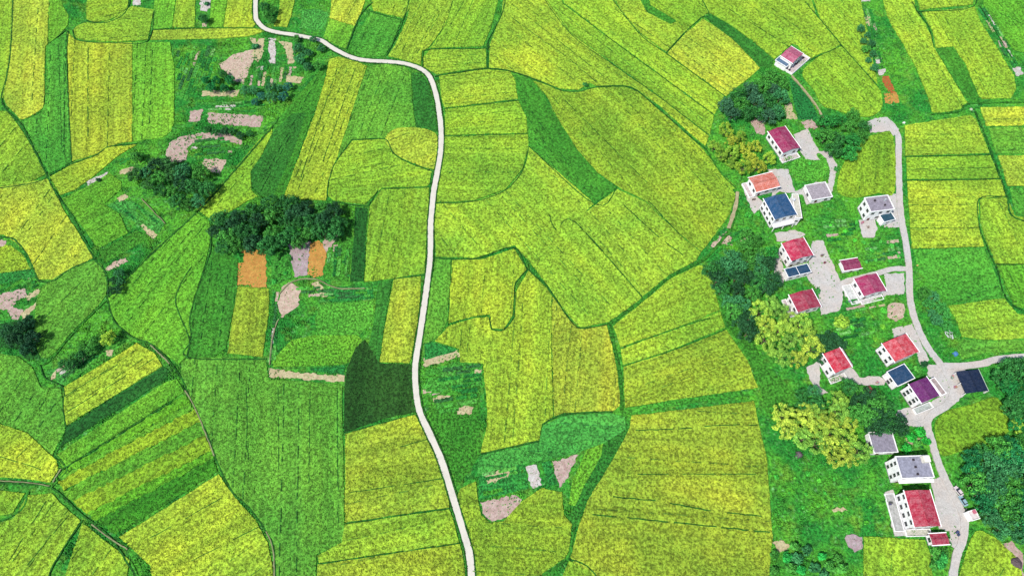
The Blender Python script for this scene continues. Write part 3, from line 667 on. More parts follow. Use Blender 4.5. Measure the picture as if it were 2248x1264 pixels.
# candidate positions for tufts: a jittered grid over the land in view
STEP = 0.62
gx, gy = np.meshgrid(np.arange(-345, 345, STEP), np.arange(5, 372, STEP))
GX = gx.ravel() + rng.uniform(-.42, .42, gx.size)*STEP; GY = gy.ravel() + rng.uniform(-.42, .42, gx.size)*STEP
_dep = (CAM_H*math.cos(TILT) + GY*math.sin(TILT))
_vx = GX/_dep*FPX; _vy = (GY*math.cos(TILT) - CAM_H*math.sin(TILT))/_dep*FPX
keep = (np.abs(_vx) < 1124+110) & (_vy < 632+40) & (_vy > -632-80)
GX, GY = GX[keep], GY[keep]
OWN = np.full(GX.shape, -1, np.int32)
order = np.argsort(GY, kind='stable'); GX, GY, OWN = GX[order], GY[order], OWN[order]
def claim(P, k, part=1.0):
    ys = [p[1] for p in P]; xs = [p[0] for p in P]
    i0, i1 = np.searchsorted(GY, min(ys)), np.searchsorted(GY, max(ys))
    X, Y = GX[i0:i1], GY[i0:i1]
    m = (X >= min(xs)) & (X <= max(xs)); idx = np.nonzero(m)[0]
    if len(idx) == 0: return
    s = inside(P, X[idx], Y[idx]); w_ = idx[s]
    if part < 1.0: w_ = w_[rng.random(len(w_)) < part]
    OWN[i0+w_] = k

CROPS = []
ITEMS = []    # (object, tuft spec) in painter's order
def rec(o, spec, outlines, part=1.0):
    k = len(ITEMS); ITEMS.append((o, spec))
    for P in outlines: claim(P, k, part)

ground = MB().quad((-6000,-5000,0), (6000,-5000,0), (6000,7000,0), (-6000,7000,0)).obj('ground', M['ground'])
tag(ground, kind='structure')

SPEC = {'rice_field': (0.40, .36, .36, 'crop'), 'grass_patch': (0.10, .34, .40, 'grass'), 'vegetable_plot': (0.14, .42, .5, 'grass')}
cnt = 0
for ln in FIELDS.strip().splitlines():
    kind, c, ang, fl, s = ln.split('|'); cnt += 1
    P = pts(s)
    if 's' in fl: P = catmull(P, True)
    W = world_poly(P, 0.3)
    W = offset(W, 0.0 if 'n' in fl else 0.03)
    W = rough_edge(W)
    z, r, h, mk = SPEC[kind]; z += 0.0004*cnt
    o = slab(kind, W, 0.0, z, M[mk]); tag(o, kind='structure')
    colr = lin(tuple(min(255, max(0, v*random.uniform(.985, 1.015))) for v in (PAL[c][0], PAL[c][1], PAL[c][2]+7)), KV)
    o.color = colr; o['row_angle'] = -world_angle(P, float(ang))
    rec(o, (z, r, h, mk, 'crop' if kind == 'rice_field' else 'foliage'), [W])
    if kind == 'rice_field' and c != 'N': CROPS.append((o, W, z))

# the striped field on the lower left: strips between two diagonals
def lerp(a, b, t): return (a[0]+(b[0]-a[0])*t, a[1]+(b[1]-a[1])*t)
LA, LB = [(140,1032), (124,1062), (184,1122), (256,1172)], [(407,866), (432,905), (464,985), (477,1034)]
def along(L, t):
    t *= 3; i = min(2, int(t)); return lerp(L[i], L[i+1], t-i)
for t0, t1, c in ((0,.16,'H'), (.16,.27,'J'), (.27,.42,'O'), (.42,.54,'J'), (.54,.7,'O'), (.7,.8,'H'), (.8,1,'D')):
    P = [along(LA, t0), along(LB, t0), along(LB, t1), along(LA, t1)]
    cnt += 1; W = rough_edge(offset(world_poly(P, .3), 0.0), 1.6, .7)
    o = slab('rice_field', W, 0.0, 0.4+0.0004*cnt, M['crop']); tag(o, kind='structure')
    o.color = lin(PAL[c], KV); o['row_angle'] = -world_angle(P, 33)
    rec(o, (0.4+0.0004*cnt, .36, .36, 'crop', 'crop'), [W])

for i, ln in enumerate(PLOTS.strip().splitlines()):
    kind, c, s = ln.split('|')
    W = rough_edge(world_poly(pts(s)), 1.0, .5)
    o = slab(kind, W, 0.0, 0.14+0.0015*i, M['soil']); tag(o, kind='structure'); o.color = lin(PAL[c], KB*1.0)
    rec(o, None, [W], .8)
for i, ln in enumerate(YARDS.strip().splitlines()):
    kind, s = ln.split('|')
    W = rough_edge(world_poly(pts(s)), 1.2, .35)
    o = slab('yard', W, 0.0, 0.2+0.0015*i, M['lane']); tag(o, kind='structure')
    rec(o, None, [W], .95)

# small vegetable beds and bare strips: outline | bed direction in the photo | spacing m | share of bare beds
GARDENS = """
430,222 520,218 600,225 560,246 460,244|2|2.0|.25
560,92 562,150 540,190 600,190 640,165 650,145 560,145|80|2.2|.3
388,100 470,100 480,150 430,200 400,230 390,180|70|2.6|.1
430,300 500,305 520,325 500,345 430,345 414,330|5|2.2|.1
262,450 300,445 350,485 340,505 300,490|-40|1.8|.3
925,815 1058,800 1060,850 990,862 925,862|8|2.0|.35
945,865 1050,850 1045,900 960,905|8|2.4|.4
1055,1040 1150,1018 1158,1070 1060,1094|12|1.8|.35
640,630 820,630 815,655 700,664|3|1.8|.25
600,640 612,640 606,790 592,800|84|1.5|.3
720,545 765,520 765,610 715,608|84|2.4|.1
10,640 75,600 85,625 20,660|32|2.2|.2
120,815 200,770 250,790 150,840|32|2.2|.25
260,350 290,345 280,360 262,366|30|2.0|.4
1850,655 1940,650 1945,668 1860,690|12|1.6|.3
1895,535 1975,520 1978,565 1900,580|8|2.0|.2
1820,705 1900,690 1910,740 1850,750|12|2.2|.2
2040,1205 2075,1205 2070,1235 2050,1240|10|1.6|.4
1800,480 1880,485 1880,520 1815,530|5|2.4|.15
1895,20 1915,20 1935,140 1915,150|-75|1.8|.3
2150,20 2165,18 2230,130 2215,140|-58|1.6|.2
735,540 770,545 768,610 730,608|86|1.8|.15
1985,955 2030,950 2040,980 1990,985|0|1.6|.3
1560,500 1640,500 1660,540 1600,545|30|2.2|.25
"""
gi = 0
for ln in GARDENS.strip().splitlines():
    s, ang, sp, bare = ln.split('|'); P0 = pts(s); W = world_poly(P0); th = world_angle(P0, float(ang)); sp = float(sp)
    cx = sum(p[0] for p in W)/len(W); cy = sum(p[1] for p in W)/len(W)
    dx, dy = math.cos(th), math.sin(th); Rm = max(math.hypot(p[0]-cx, p[1]-cy) for p in W)
    v = -Rm
    while v < Rm:
        us = np.arange(-Rm, Rm, .5); X = cx + us*dx - v*dy; Y = cy + us*dy + v*dx
        ins = inside(W, X, Y); k = 0
        while k < len(us):
            if not ins[k]: k += 1; continue
            k1 = k
            mxl = random.randint(8, 22)
            while k1 < len(us) and ins[k1] and k1-k < mxl: k1 += 1
            if k1-k > 3 and random.random() < .9:
                u0, u1 = us[k]+.2, us[k1-1]-.2; hw = sp*.5*random.uniform(.55, .85)
                Q = [(cx+u*dx-(v+w_)*dy, cy+u*dy+(v+w_)*dx) for u, w_ in ((u0, -hw), (u1, -hw), (u1, hw), (u0, hw))]
                Q = rough_edge(Q, .8, .28); gi += 1; isb = random.random() < float(bare)
                o = slab('bare_bed' if isb else 'vegetable_bed', Q, 0.0, (.08 if isb else .24)+.0004*gi, M['soil' if isb else 'grass']); tag(o, kind='structure')
                o.color = lin(random.choice([PAL['S'], PAL['T'], PAL['P'], PAL['I']]), KB) if isb else lin(random.choice([PAL['V'], PAL['L'], PAL['M'], PAL['W'], (96,176,70), (120,186,96), (60,120,60)]), KV)
                o['row_angle'] = -th
                rec(o, None if isb else (.24+.0004*gi, .3, .45, 'grass', 'foliage'), [Q], .55 if isb else 1.0)
            k = k1+1
        v += sp

def ribbon(name, P, w, z0, z1, m, jit=0.0, parent=None):
    """a raised strip of width w along the centre line P"""
    n = len(P); Ls, Rs = [], []
    for i in range(n):
        a = Vector(P[max(0, i-1)]); b = Vector(P[min(n-1, i+1)]); d = (b-a)
        if d.length < 1e-6: continue
        d.normalize(); nn = Vector((-d.y, d.x)); q = Vector(P[i])
        ww = w*0.5*(1+random.uniform(-jit, jit))
        Ls.append(tuple(q+nn*ww)); Rs.append(tuple(q-nn*ww))
    k = len(Ls); v = [(*p, z1) for p in Ls] + [(*p, z1) for p in Rs] + [(*p, z0) for p in Ls] + [(*p, z0) for p in Rs]
    f = []
    for i in range(k-1):
        f += [(i, k+i, k+i+1, i+1), (k+i, 3*k+i, 3*k+i+1, k+i+1), (i+1, 2*k+i+1, 2*k+i, i)]
    f += [(0, 2*k, 3*k, k), (k-1, 2*k-1, 4*k-1, 3*k-1)]
    me = bpy.data.meshes.new(name); me.from_pydata(v, [], f); me.update(); me.materials.append(m)
    return link(name, me, parent), Ls + Rs[::-1]
def widen(P, w):
    L, Q = [], []
    for i in range(len(P)):
        a_ = Vector(P[max(0, i-1)]); c_ = Vector(P[min(len(P)-1, i+1)]); d_ = (c_-a_)
        if d_.length < 1e-6: continue
        d_.normalize(); n_ = Vector((-d_.y, d_.x))*w*.5; L.append(tuple(Vector(P[i])+n_)); Q.append(tuple(Vector(P[i])-n_))
    return L + Q[::-1]
def resample(P, step):
    out = [P[0]]
    for a, b in zip(P, P[1:]):
        a = Vector(a); b = Vector(b); k = max(1, int((b-a).length/step))
        out += [tuple(a+(b-a)*(j/k)) for j in range(1, k+1)]
    return out
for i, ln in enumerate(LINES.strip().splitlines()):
    kind, w, z, c, fl, s = ln.split('|'); w = float(w)*(.74 if float(w) < 1 else .9)*(1.35 if kind == 'furrow_shade' else .75 if kind == 'field_path' and float(w) < 1 else 1); z = {'furrow_shade': .47, 'field_ridge': .53, 'field_path': .60}[kind] + 0.0005*i
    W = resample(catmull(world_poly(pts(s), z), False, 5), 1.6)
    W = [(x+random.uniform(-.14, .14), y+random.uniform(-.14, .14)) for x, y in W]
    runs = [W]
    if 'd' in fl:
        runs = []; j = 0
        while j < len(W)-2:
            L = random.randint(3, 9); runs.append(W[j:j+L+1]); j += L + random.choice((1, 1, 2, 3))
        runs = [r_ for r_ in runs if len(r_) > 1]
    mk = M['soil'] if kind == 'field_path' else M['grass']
    clear = .55 if kind == 'furrow_shade' or w < .6 else 0.0
    # dashes of one line
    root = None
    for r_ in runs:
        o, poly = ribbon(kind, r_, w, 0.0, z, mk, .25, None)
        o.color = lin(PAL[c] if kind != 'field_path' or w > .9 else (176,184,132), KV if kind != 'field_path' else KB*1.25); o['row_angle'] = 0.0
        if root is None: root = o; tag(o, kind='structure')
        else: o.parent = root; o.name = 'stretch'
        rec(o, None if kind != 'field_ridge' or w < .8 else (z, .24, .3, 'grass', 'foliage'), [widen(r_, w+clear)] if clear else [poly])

# roads
def road(name, s, w, z, m):
    W = resample(catmull(world_poly(pts(s), z), False, 6), 1.5)
    W = [(x+random.uniform(-.05, .05), y) for x, y in W]
    o, poly = ribbon(name, W, w, 0.0, z, m, .09)
    tag(o, kind='structure')
    rec(o, None, [poly]); return o, W
mr, MR = road('road', '562,0 561,30 566,48 582,63 608,71 642,76 680,83 705,89 722,100 740,111 775,127 808,133 845,135 880,138 905,144 928,154 944,170 955,200 962,233 968,283 967,333 959,383 952,420 948,460 945,500 944,567 934,650 922,733 912,798 912,843 917,886 926,915 939,943 969,1010 995,1093 1015,1160 1032,1225 1039,1264', 2.45, 0.62, M['road'])
for a, sgn in (('l', 1), ('r', -1)):       # overgrown verge each side
    n = len(MR); E = []
    for i in range(n):
        p = Vector(MR[max(0, i-1)]); q = Vector(MR[min(n-1, i+1)]); d = (q-p).normalized()
        E.append(tuple(Vector(MR[i]) + Vector((-d.y, d.x))*sgn*1.52))
    o, poly = ribbon('road_verge', E, 0.7, 0.0, 0.5, M['grass'], .3); tag(o, kind='structure')
    o.color = lin(PAL['F'], KV); o['row_angle'] = 0.0
    rec(o, (0.5, .3, .45, 'grass', 'foliage'), [poly])
road('road', '1958,276 1972,300 1973,340 1974,400 1978,470 1990,540 1996,590 1997,640 2003,680 2018,725 2040,766 2066,800 2084,830 2094,860 2080,888 2048,908 2036,930 2048,975 2062,1020 2080,1060 2104,1105 2118,1145 2112,1190 2098,1230 2080,1264', 2.9, 0.46, M['lane'])
road('road', '2066,802 2110,803 2160,797 2200,787 2248,772', 2.9, 0.464, M['lane'])
road('road', '1994,590 1960,590 1925,600 1885,610 1852,620 1835,640', 2.4, 0.468, M['lane'])
road('road', '2040,925 2010,930 1985,922 1972,905', 2.6, 0.472, M['lane'])

# ------------------------------------------------------------------ tufts of crop and grass, each patch's own
ROW = np.random.default_rng(5).random(8192)
def rows(u):
    out = np.zeros(u.shape)
    for period, w in ((1.3, .55), (4.5, .3), (13., .15)):
        q = u/period + 4000; i = np.floor(q).astype(int); f = q-i; f = f*f*(3-2*f)
        out += w*(ROW[i % 8192]*(1-f) + ROW[(i+1) % 8192]*f)
    return out
def tuft_mesh(name, X, Y, z, r, h, m, lo=.6, hi=1.25):
    n = len(X)
    a = rng.uniform(0, 2*np.pi, n); rr = r*rng.uniform(.75, 1.25, n); hh = h*rng.uniform(lo, hi, n)
    co = np.empty((n, 4, 3), np.float32)
    for k in range(3):
        co[:, k, 0] = X + rr*np.cos(a + k*2.0944); co[:, k, 1] = Y + rr*np.sin(a + k*2.0944); co[:, k, 2] = z - 0.02
    co[:, 3, 0] = X + rng.uniform(-.16, .16, n); co[:, 3, 1] = Y + rng.uniform(-.16, .16, n); co[:, 3, 2] = z + hh
    b = (np.arange(n)*4)[:, None]
    f = np.concatenate([b+np.array([[0, 1, 3]]), b+np.array([[1, 2, 3]]), b+np.array([[2, 0, 3]])], 1).reshape(-1, 3)
    return fast_mesh(name, co.reshape(-1, 3), f, m)
srt = np.argsort(OWN, kind='stable'); so_ = OWN[srt]
TOTAL = 0
def crop_lines(o, W, z):
    th = -o['row_angle']; dx, dy = math.cos(th), math.sin(th); A = abs(area(W))
    if A < 500: return
    cx = sum(p[0] for p in W)/len(W); cy = sum(p[1] for p in W)/len(W); Rm = max(math.hypot(p[0]-cx, p[1]-cy) for p in W)
    b_ = MB(); v = -Rm + random.uniform(1, 5)
    while v < Rm:
        if random.random() < .55:
            u = -Rm + random.uniform(0, 4)
            while u < Rm:
                L = random.uniform(1.2, 5.5); j = random.uniform(-.12, .12); w_ = random.uniform(.1, .2)
                e = [(cx+q*dx-(v+j)*dy, cy+q*dy+(v+j)*dx) for q in (u, u+L*.5, u+L)]
                if inside(W, np.array([p[0] for p in e]), np.array([p[1] for p in e])).all():
                    nx, ny = -dy*w_, dx*w_; n = len(b_.v)
                    (x0, y0), (x1, y1) = e[0], e[2]
                    b_.v += [(x0-nx,y0-ny,z),(x1-nx,y1-ny,z),(x1+nx,y1+ny,z),(x0+nx,y0+ny,z),(x0-nx,y0-ny,z+.3),(x1-nx,y1-ny,z+.3),(x1+nx,y1+ny,z+.3),(x0+nx,y0+ny,z+.3)]
                    b_.f += [tuple(n+i for i in q) for q in ((4,5,6,7),(0,1,5,4),(1,2,6,5),(2,3,7,6),(3,0,4,7))]
                u += L + random.uniform(.6, 7)
        v += random.uniform(3.0, 9.0)
    if b_.f:
        t = b_.obj('row_shade', M['grass'], o); t['kind'] = 'stuff'; t['row_angle'] = o['row_angle']
        cc = list(o.color); t.color = (cc[0]*.42, cc[1]*.58, cc[2]*.8, 1)  # crop colour darkened to paint the shade in furrows along the rows
for o, W, z in CROPS: crop_lines(o, W, z)
for k, (o, spec) in enumerate(ITEMS):
    if spec is None: continue
    i0, i1 = np.searchsorted(so_, k), np.searchsorted(so_, k+1)
    if i1 - i0 < 4: continue
    z, r, h, mk, nm = spec; ii = srt[i0:i1]; TOTAL += len(ii)
    if nm == 'crop':
        th = -o['row_angle']; rw = rows(-GX[ii]*math.sin(th) + GY[ii]*math.cos(th))
        sel = (rw > .27) | (rng.random(len(ii)) < .5); ii, rw = ii[sel], rw[sel]
        h = h*np.clip(.5 + 1.1*rw, .5, 1.5)
    me = tuft_mesh(nm, GX[ii], GY[ii], z, r, h, M[mk])
    t = link(nm, me, o); t.color = o.color; t['row_angle'] = o['row_angle']; t['kind'] = 'stuff'
i0 = np.searchsorted(so_, 0); ii = srt[:i0]
def vnoise(X, Y, s, seed):
    r_ = np.random.default_rng(seed).random((256, 256)); x = X*s; y = Y*s
    xi = np.floor(x).astype(int); yi = np.floor(y).astype(int); fx = x-xi; fy = y-yi
    fx = fx*fx*(3-2*fx); fy = fy*fy*(3-2*fy)
    g = lambda a, b: r_[(xi+a) % 256, (yi+b) % 256]
    return (g(0,0)*(1-fx)+g(1,0)*fx)*(1-fy) + (g(0,1)*(1-fx)+g(1,1)*fx)*fy
hv = vnoise(GX[ii], GY[ii], .3, 3)*.6 + vnoise(GX[ii], GY[ii], .09, 4)*.4
me = tuft_mesh('ground_cover', GX[ii], GY[ii], 0.0, .42, .35 + 1.5*np.clip(hv-.45, 0, 1)*2, M['ground'], .5, 1.3)
gc = link('grass', me); tag(gc, kind='stuff')
tag(gc, 'rough green weeds and grass covering the ground between the fields', 'grass')
print('tufts', TOTAL, len(ii))
# ------------------------------------------------------------------ houses
WHITE = lin((250, 248, 246), 1.45); CREAM = lin((232, 226, 210), 1.4); GREYC = lin((176, 170, 178), KB); DARK = lin((70, 62, 66), KB)
_wm = {}
def window_meshes(w, h):
    if (w, h) not in _wm:
        f = MB()
        t = 0.09
        f.box(-w/2-t, -.05, -h/2-t, w/2+t, .03, -h/2); f.box(-w/2-t, -.05, h/2, w/2+t, .03, h/2+t)
        f.box(-w/2-t, -.05, -h/2, -w/2, .03, h/2); f.box(w/2, -.05, -h/2, w/2+t, .03, h/2)
        f.box(-w/2-t-.08, -.05, -h/2-t-.07, w/2+t+.08, .12, -h/2-t)
        f.box(-.03, -.03, -h/2, .03, .02, h/2)
        p = MB().box(-w/2, -.045, -h/2, w/2, .005, h/2)
        _wm[(w, h)] = (f.mesh('window', M['paint']), p.mesh('pane', M['glass']))
    return _wm[(w, h)]
def put_window(root, x, y, z, rz, w=1.5, h=1.5, c=None):
    fm, pm = _wm.get((w, h)) or window_meshes(w, h)
    o = link('window', fm, root, (x, y, z), rz); o.color = c or lin((200, 198, 196), KB*1.2)
    link('pane', pm, o); return o
def facade(root, side, w2, d2, z0, h, skip=(), ww=1.5, wh=1.5, gap=3.0, offx=0.0, offy=0.0):
    """windows in rows by storey on one wall; side is w, s, e or n"""
    L = (2*d2 if side in 'we' else 2*w2); n = max(1, int((L-.8)/gap)); st = max(1, int(round(h/3.1)))
    for s in range(st):
        z = z0 + (s+.55)*h/st
        for i in range(n):
            if (s, i) in skip: continue
            u = -L/2 + L*(i+.5)/n
            x, y, r = {'w': (-w2, -u, math.pi/2), 's': (u, -d2, math.pi), 'e': (w2, u, -math.pi/2), 'n': (-u, d2, 0)}[side]
            put_window(root, x+offx, y+offy, z, r, ww, wh)
def put_door(root, x, y, rz, w=1.3, h=2.3, c=(110, 60, 50), z=0.0):
    b = MB().box(-w/2, -.04, 0, w/2, .05, h)
    o = b.obj('door', M['paint'], root, loc=(x, y, z), rz=rz); o.color = lin(c, KB)
    hd = MB().box(w/2-.2, .05, h*.45, w/2-.12, .11, h*.45+.18).obj('handle', M['paint'], o); hd.color = lin((180, 180, 180), KB)
def quad_frame(c, h):
    q = [at(x, y, h) for x, y in c]
    u = ((q[1]-q[0]) + (q[2]-q[3])).normalized(); u.z = 0; v = Vector((-u.y, u.x, 0))
    cen = (q[0]+q[1]+q[2]+q[3])/4
    w2 = abs(((q[1]-q[0]) + (q[2]-q[3])).dot(u))/4; d2 = abs(((q[0]-q[3]) + (q[1]-q[2])).dot(v))/4
    return cen, math.atan2(u.y, u.x), w2, d2
def gable_roof(root, name, cx, cy, w2, d2, h, colr, ridge='y', rise=None, over=.35, cap=True):
    """two ribbed slopes and their gable edges, one closed surface"""
    long2, sh2 = (d2, w2) if ridge == 'y' else (w2, d2)
    long2 += over; sh2 += over; rise = rise or sh2*.20
    n = max(4, int(long2*2/.45)); v = []; f = []
    prof = [(-sh2, 0), (-sh2*.5, rise*.5), (0, rise), (sh2*.5, rise*.5), (sh2, 0)]
    for i in range(n+1):
        s = -long2 + 2*long2*i/n; dz = .045*(i % 2)
        for (p, z) in prof:
            v.append((p, s, h+z+dz+.10) if ridge == 'y' else (s, p, h+z+dz+.10))
        for (p, z) in prof:
            v.append((p, s, h+z-.04) if ridge == 'y' else (s, p, h+z-.04))
    m = len(prof)*2; k = len(prof)
    for i in range(n):
        a, b = i*m, (i+1)*m
        for j in range(k-1):
            f.append((a+j, a+j+1, b+j+1, b+j)); f.append((a+k+j, b+k+j, b+k+j+1, a+k+j+1))
        f.append((a, b, b+k, a+k)); f.append((a+k-1, a+2*k-1, b+2*k-1, b+k-1))
    for a in (0, n*m):
        for j in range(k-1): f.append((a+j, a+k+j, a+k+j+1, a+j+1))
    me = bpy.data.meshes.new(name); me.from_pydata(v, [], f); me.update(); me.materials.append(M['roof'])
    o = link(name, me, root, (cx, cy, 0)); o.color = colr
    if cap:
        b = MB()
        if ridge == 'y': b.box(-.22, -long2, h+rise+.12, .22, long2, h+rise+.26)
        else: b.box(-long2, -.22, h+rise+.12, long2, .22, h+rise+.26)
        c = b.obj('ridge_cap', M['roof'], o); c.color = tuple(x*.8 for x in colr[:3]) + (1,)
    return o, rise
def rim(root, name, cx, cy, w2, d2, z0, z1, t, c, m='wall'):
    b = MB(); b.box(cx-w2, cy-d2, z0, cx+w2, cy-d2+t, z1).box(cx-w2, cy+d2-t, z0, cx+w2, cy+d2, z1)
    b.box(cx-w2, cy-d2+t, z0, cx-w2+t, cy+d2-t, z1).box(cx+w2-t, cy-d2+t, z0, cx+w2, cy+d2-t, z1)
    o = b.obj(name, M[m], root); o.color = c; return o
def gable_ends(b, w2, d2, h, ridge, rise):
    for s in (-1, 1):
        if ridge == 'y':
            y0, y1 = sorted((s*d2, s*(d2-.2)))
            p = [(-w2, y0, h), (w2, y0, h), (0, y0, h+rise*.92)]; q = [(-w2, y1, h), (w2, y1, h), (0, y1, h+rise*.92)]
        else:
            x0, x1 = sorted((s*w2, s*(w2-.2)))
            p = [(x0, -d2, h), (x0, d2, h), (x0, 0, h+rise*.92)]; q = [(x1, -d2, h), (x1, d2, h), (x1, 0, h+rise*.92)]
        n = len(b.v); b.v += p + q
        b.f += [(n, n+1, n+2), (n+5, n+4, n+3), (n, n+3, n+4, n+1), (n+1, n+4, n+5, n+2), (n+2, n+5, n+3, n)]
def house(label, c, h, roof, colr, cat='house', group='village houses', ridge='y', over=.3, sides='wsen', wallc=None,
          rimmed=True, gap=3.0, door='s', ww=1.5, wh=1.5, name='house', rise=None):
    cen, rz, w2, d2 = quad_frame(c, h)
    root = empty(name, (cen.x, cen.y, 0), rz); tag(root, label, cat, group)
    w2 -= over; d2 -= over
    b = MB().box(-w2, -d2, -.2, w2, d2, h)
    cc = lin(colr, KB*(1.02 if roof == 'flat' else 1.22))
    if roof == 'gable':
        _, rs = gable_roof(root, 'roof', 0, 0, w2, d2, h, cc, ridge, rise, over)
        gable_ends(b, w2, d2, h, ridge, rs)
        if rimmed:
            e = over+.32
            # white gutters along the eaves, white verge boards up the gables
            if ridge == 'y':
                for s in (-1, 1):
                    x0, x1 = sorted((s*(w2+over), s*(w2+e))); o = MB().box(x0, -d2-e, h-.12, x1, d2+e, h+.10).obj('gutter', M['paint'], root); o.color = WHITE
            else:
                for s in (-1, 1):
                    y0, y1 = sorted((s*(d2+over), s*(d2+e))); o = MB().box(-w2-e, y0, h-.12, w2+e, y1, h+.10).obj('gutter', M['paint'], root); o.color = WHITE
    else:
        s = MB().box(-w2-over+.25, -d2-over+.25, h, w2+over-.25, d2+over-.25, h+.12)
        o = s.obj('roof', M['slab' if roof == 'flat' else 'roof'], root); o.color = cc
        rim(root, 'parapet', 0, 0, w2+over, d2+over, h-.1, h+(.55 if roof == 'flat' else .22), .26, wallc or WHITE)
    o = b.obj('wall', M['wall'], root); o.color = wallc or WHITE
    pl = rim(root, 'plinth', 0, 0, w2+.06, d2+.06, -.2, .45, .1, GREYC)
    for sd_ in sides: facade(root, sd_, w2, d2, .2, h-.2, gap=gap, ww=ww, wh=wh, skip={(0, 0)} if sd_ == door else ())
    L = 2*w2 if door in 'sn' else 2*d2; n = max(1, int((L-.8)/gap)); u = -L/2 + L*.5/n
    if door == 's': put_door(root, u, -d2, math.pi)
    elif door == 'e': put_door(root, w2, u, -math.pi/2)
    return root, w2, d2
def wing(root, c, h, roof, colr, cname='wing', over=.2, wallc=None, rise=None, ridge='x', posts=False, seam=0):
    """a lower part of a house, described by its own roof corners"""
    cen, rz, w2, d2 = quad_frame(c, h)
    m = Matrix.Rotation(-root.rotation_euler[2], 4, 'Z')
    loc = m @ (cen - Vector((root.location.x, root.location.y, 0))); loc.z = 0
    w2 -= over; d2 -= over
    b = MB()
    if posts:
        for sx in (-1, 1):
            for sy in (-1, 1): b.box(sx*w2-.12, sy*d2-.12, -.2, sx*w2+.12, sy*d2+.12, h)
        b.box(-w2, -d2-.1, h-.25, w2, -d2+.1, h); b.box(-w2, d2-.1, h-.25, w2, d2+.1, h)
    else: b.box(-w2, -d2, -.2, w2, d2, h)
    o = b.obj(cname, M['wall'], root, loc=tuple(loc), rz=rz-root.rotation_euler[2]); o.color = wallc or WHITE
    cc = lin(colr, KB*(1.02 if roof == 'flat' else 1.22))
    if roof == 'gable': gable_roof(o, 'roof', 0, 0, w2, d2, h, cc, ridge, rise, over)
    else:
        t = MB().box(-w2-over, -d2-over, h+.02, w2+over, d2+over, h+.16)
        r_ = t.obj('roof', M['roof' if roof == 'sheet' else 'slab'], o); r_.color = cc
        for i in range(seam):
            x = -w2 + 2*w2*(i+1)/(seam+1)
            s_ = MB().box(x-.09, -d2-over, h+.16, x+.09, d2+over, h+.22).obj('roof_seam', M['paint'], o); s_.color = WHITE
        rm = rim(o, 'parapet', 0, 0, w2+over+.25, d2+over+.25, h-.1, h+.3, .24, WHITE)
    if not posts:
        for i in range(max(1, int(w2*2/3.2))):
            n = max(1, int(w2*2/3.2)); u = -w2 + 2*w2*(i+.5)/n
            put_window(o, u, -d2, h*.55, math.pi, 1.2, 1.1)
    return o, w2, d2
def local_rect(root, c, h):
    cen, rz, w2, d2 = quad_frame(c, h)
    m = Matrix.Rotation(-root.rotation_euler[2], 4, 'Z')
    loc = m @ (cen - Vector((root.location.x, root.location.y, 0)))
    return loc.x, loc.y, w2, d2
def tank(root, x, y, z, c=(190, 195, 200), r=.55, l=1.3):
    o = MB().cyl((x, y, z), (x, y, z+l), r, r, 12).cyl((x, y, z+l), (x, y, z+l+.15), r*.95, r*.5, 12).obj('water_tank', M['paint'], root); o.color = lin(c, KB)
def vent(root, x, y, z, s=.45):
    o = MB().box(x-s, y-s, z, x+s, y+s, z+.5).box(x-s-.1, y-s-.1, z+.5, x+s+.1, y+s+.1, z+.58).obj('roof_vent', M['paint'], root); o.color = DARK
def patio(root, x, y, w2, d2, top=.5, wall=1.0, c=None):
    o = MB().box(x-w2, y-d2, -.2, x+w2, y+d2, top).obj('patio', M['slab'], root); o.color = c or lin((222, 206, 206), KB)
    rm = rim(root, 'patio_wall', x, y, w2+.2, d2+.2, -.2, top+wall, .2, WHITE); return o

# 1 isolated house at the top, pink roof with a blue lean-to
r, w, d = house('small lone farmhouse with faded pink roof and blue lean-to, north of the wood', [(1715.5,121), (1739.7,99.9), (1761,121), (1738,141)], 5.5, 'gable', (206, 92, 128), sides='se', door='e', gap=2.4, group=None)
wing(r, [(1704,131.5), (1712,124.5), (1732.5,141.5), (1725,149)], 3.4, 'sheet', (92, 128, 164))
x, y, pw, pd = local_rect(r, [(1722,152), (1762,120), (1776,131), (1737,164)], .6); patio(r, x, y, pw, pd)
for i in range(3): vent(r, x-pw+1.5+i*pw*.8, y+.3, .5, .4)
# 2 crimson roof beside the yellow-green trees
r, w, d = house('white farmhouse with deep crimson roof beside a paved yard, north end of the village', [(1690,285), (1728,279), (1752,323), (1714.5,341)], 4.8, 'gable', (178, 38, 98))
patio(r, 0, -d-1.6, w+.2, 1.3, .25, .6)
# 3 salmon roof
r, w, d = house('house with salmon orange roof touching the blue-roofed house', [(1646,392), (1694,376), (1713,411), (1658,421)], 4.5, 'gable', (238, 126, 100), ridge='x', rise=.9)
x, y, pw, pd = local_rect(r, [(1660,388), (1676,376), (1680,380), (1664,392)], 3.2)
patio(r, -w-1.4, 0, 1.1, d, .3, .8)
# 4 big blue roof with white annex
r, w, d = house('large white three-storey house with big dark blue roof', [(1678.5,436), (1726.6,424.6), (1746.8,471.4), (1698.7,483)], 7.8, 'gable', (40, 96, 144), gap=2.6, rise=.8)
o, _, _ = wing(r, [(1731,424), (1743,430), (1768,476), (1755,481)], 6.4, 'flat', (226, 222, 204), over=.1)
bl = MB().box(-w, -d-2.2, 3.0, w, -d-.02, 3.2).box(-w, -d-2.2, 3.2, w, -d-2.05, 4.1).obj('balcony', M['wall'], r); bl.color = WHITE
bl = MB().box(-w, -d-2.2, -.1, -w+.25, -d-1.95, 3.0).box(w-.25, -d-2.2, -.1, w, -d-1.95, 3.0).box(-.12, -d-2.2, -.1, .12, -d-1.95, 3.0).obj('balcony_post', M['wall'], r); bl.color = WHITE
tank(r, w+3, 2.0, 6.6, (236, 238, 240))
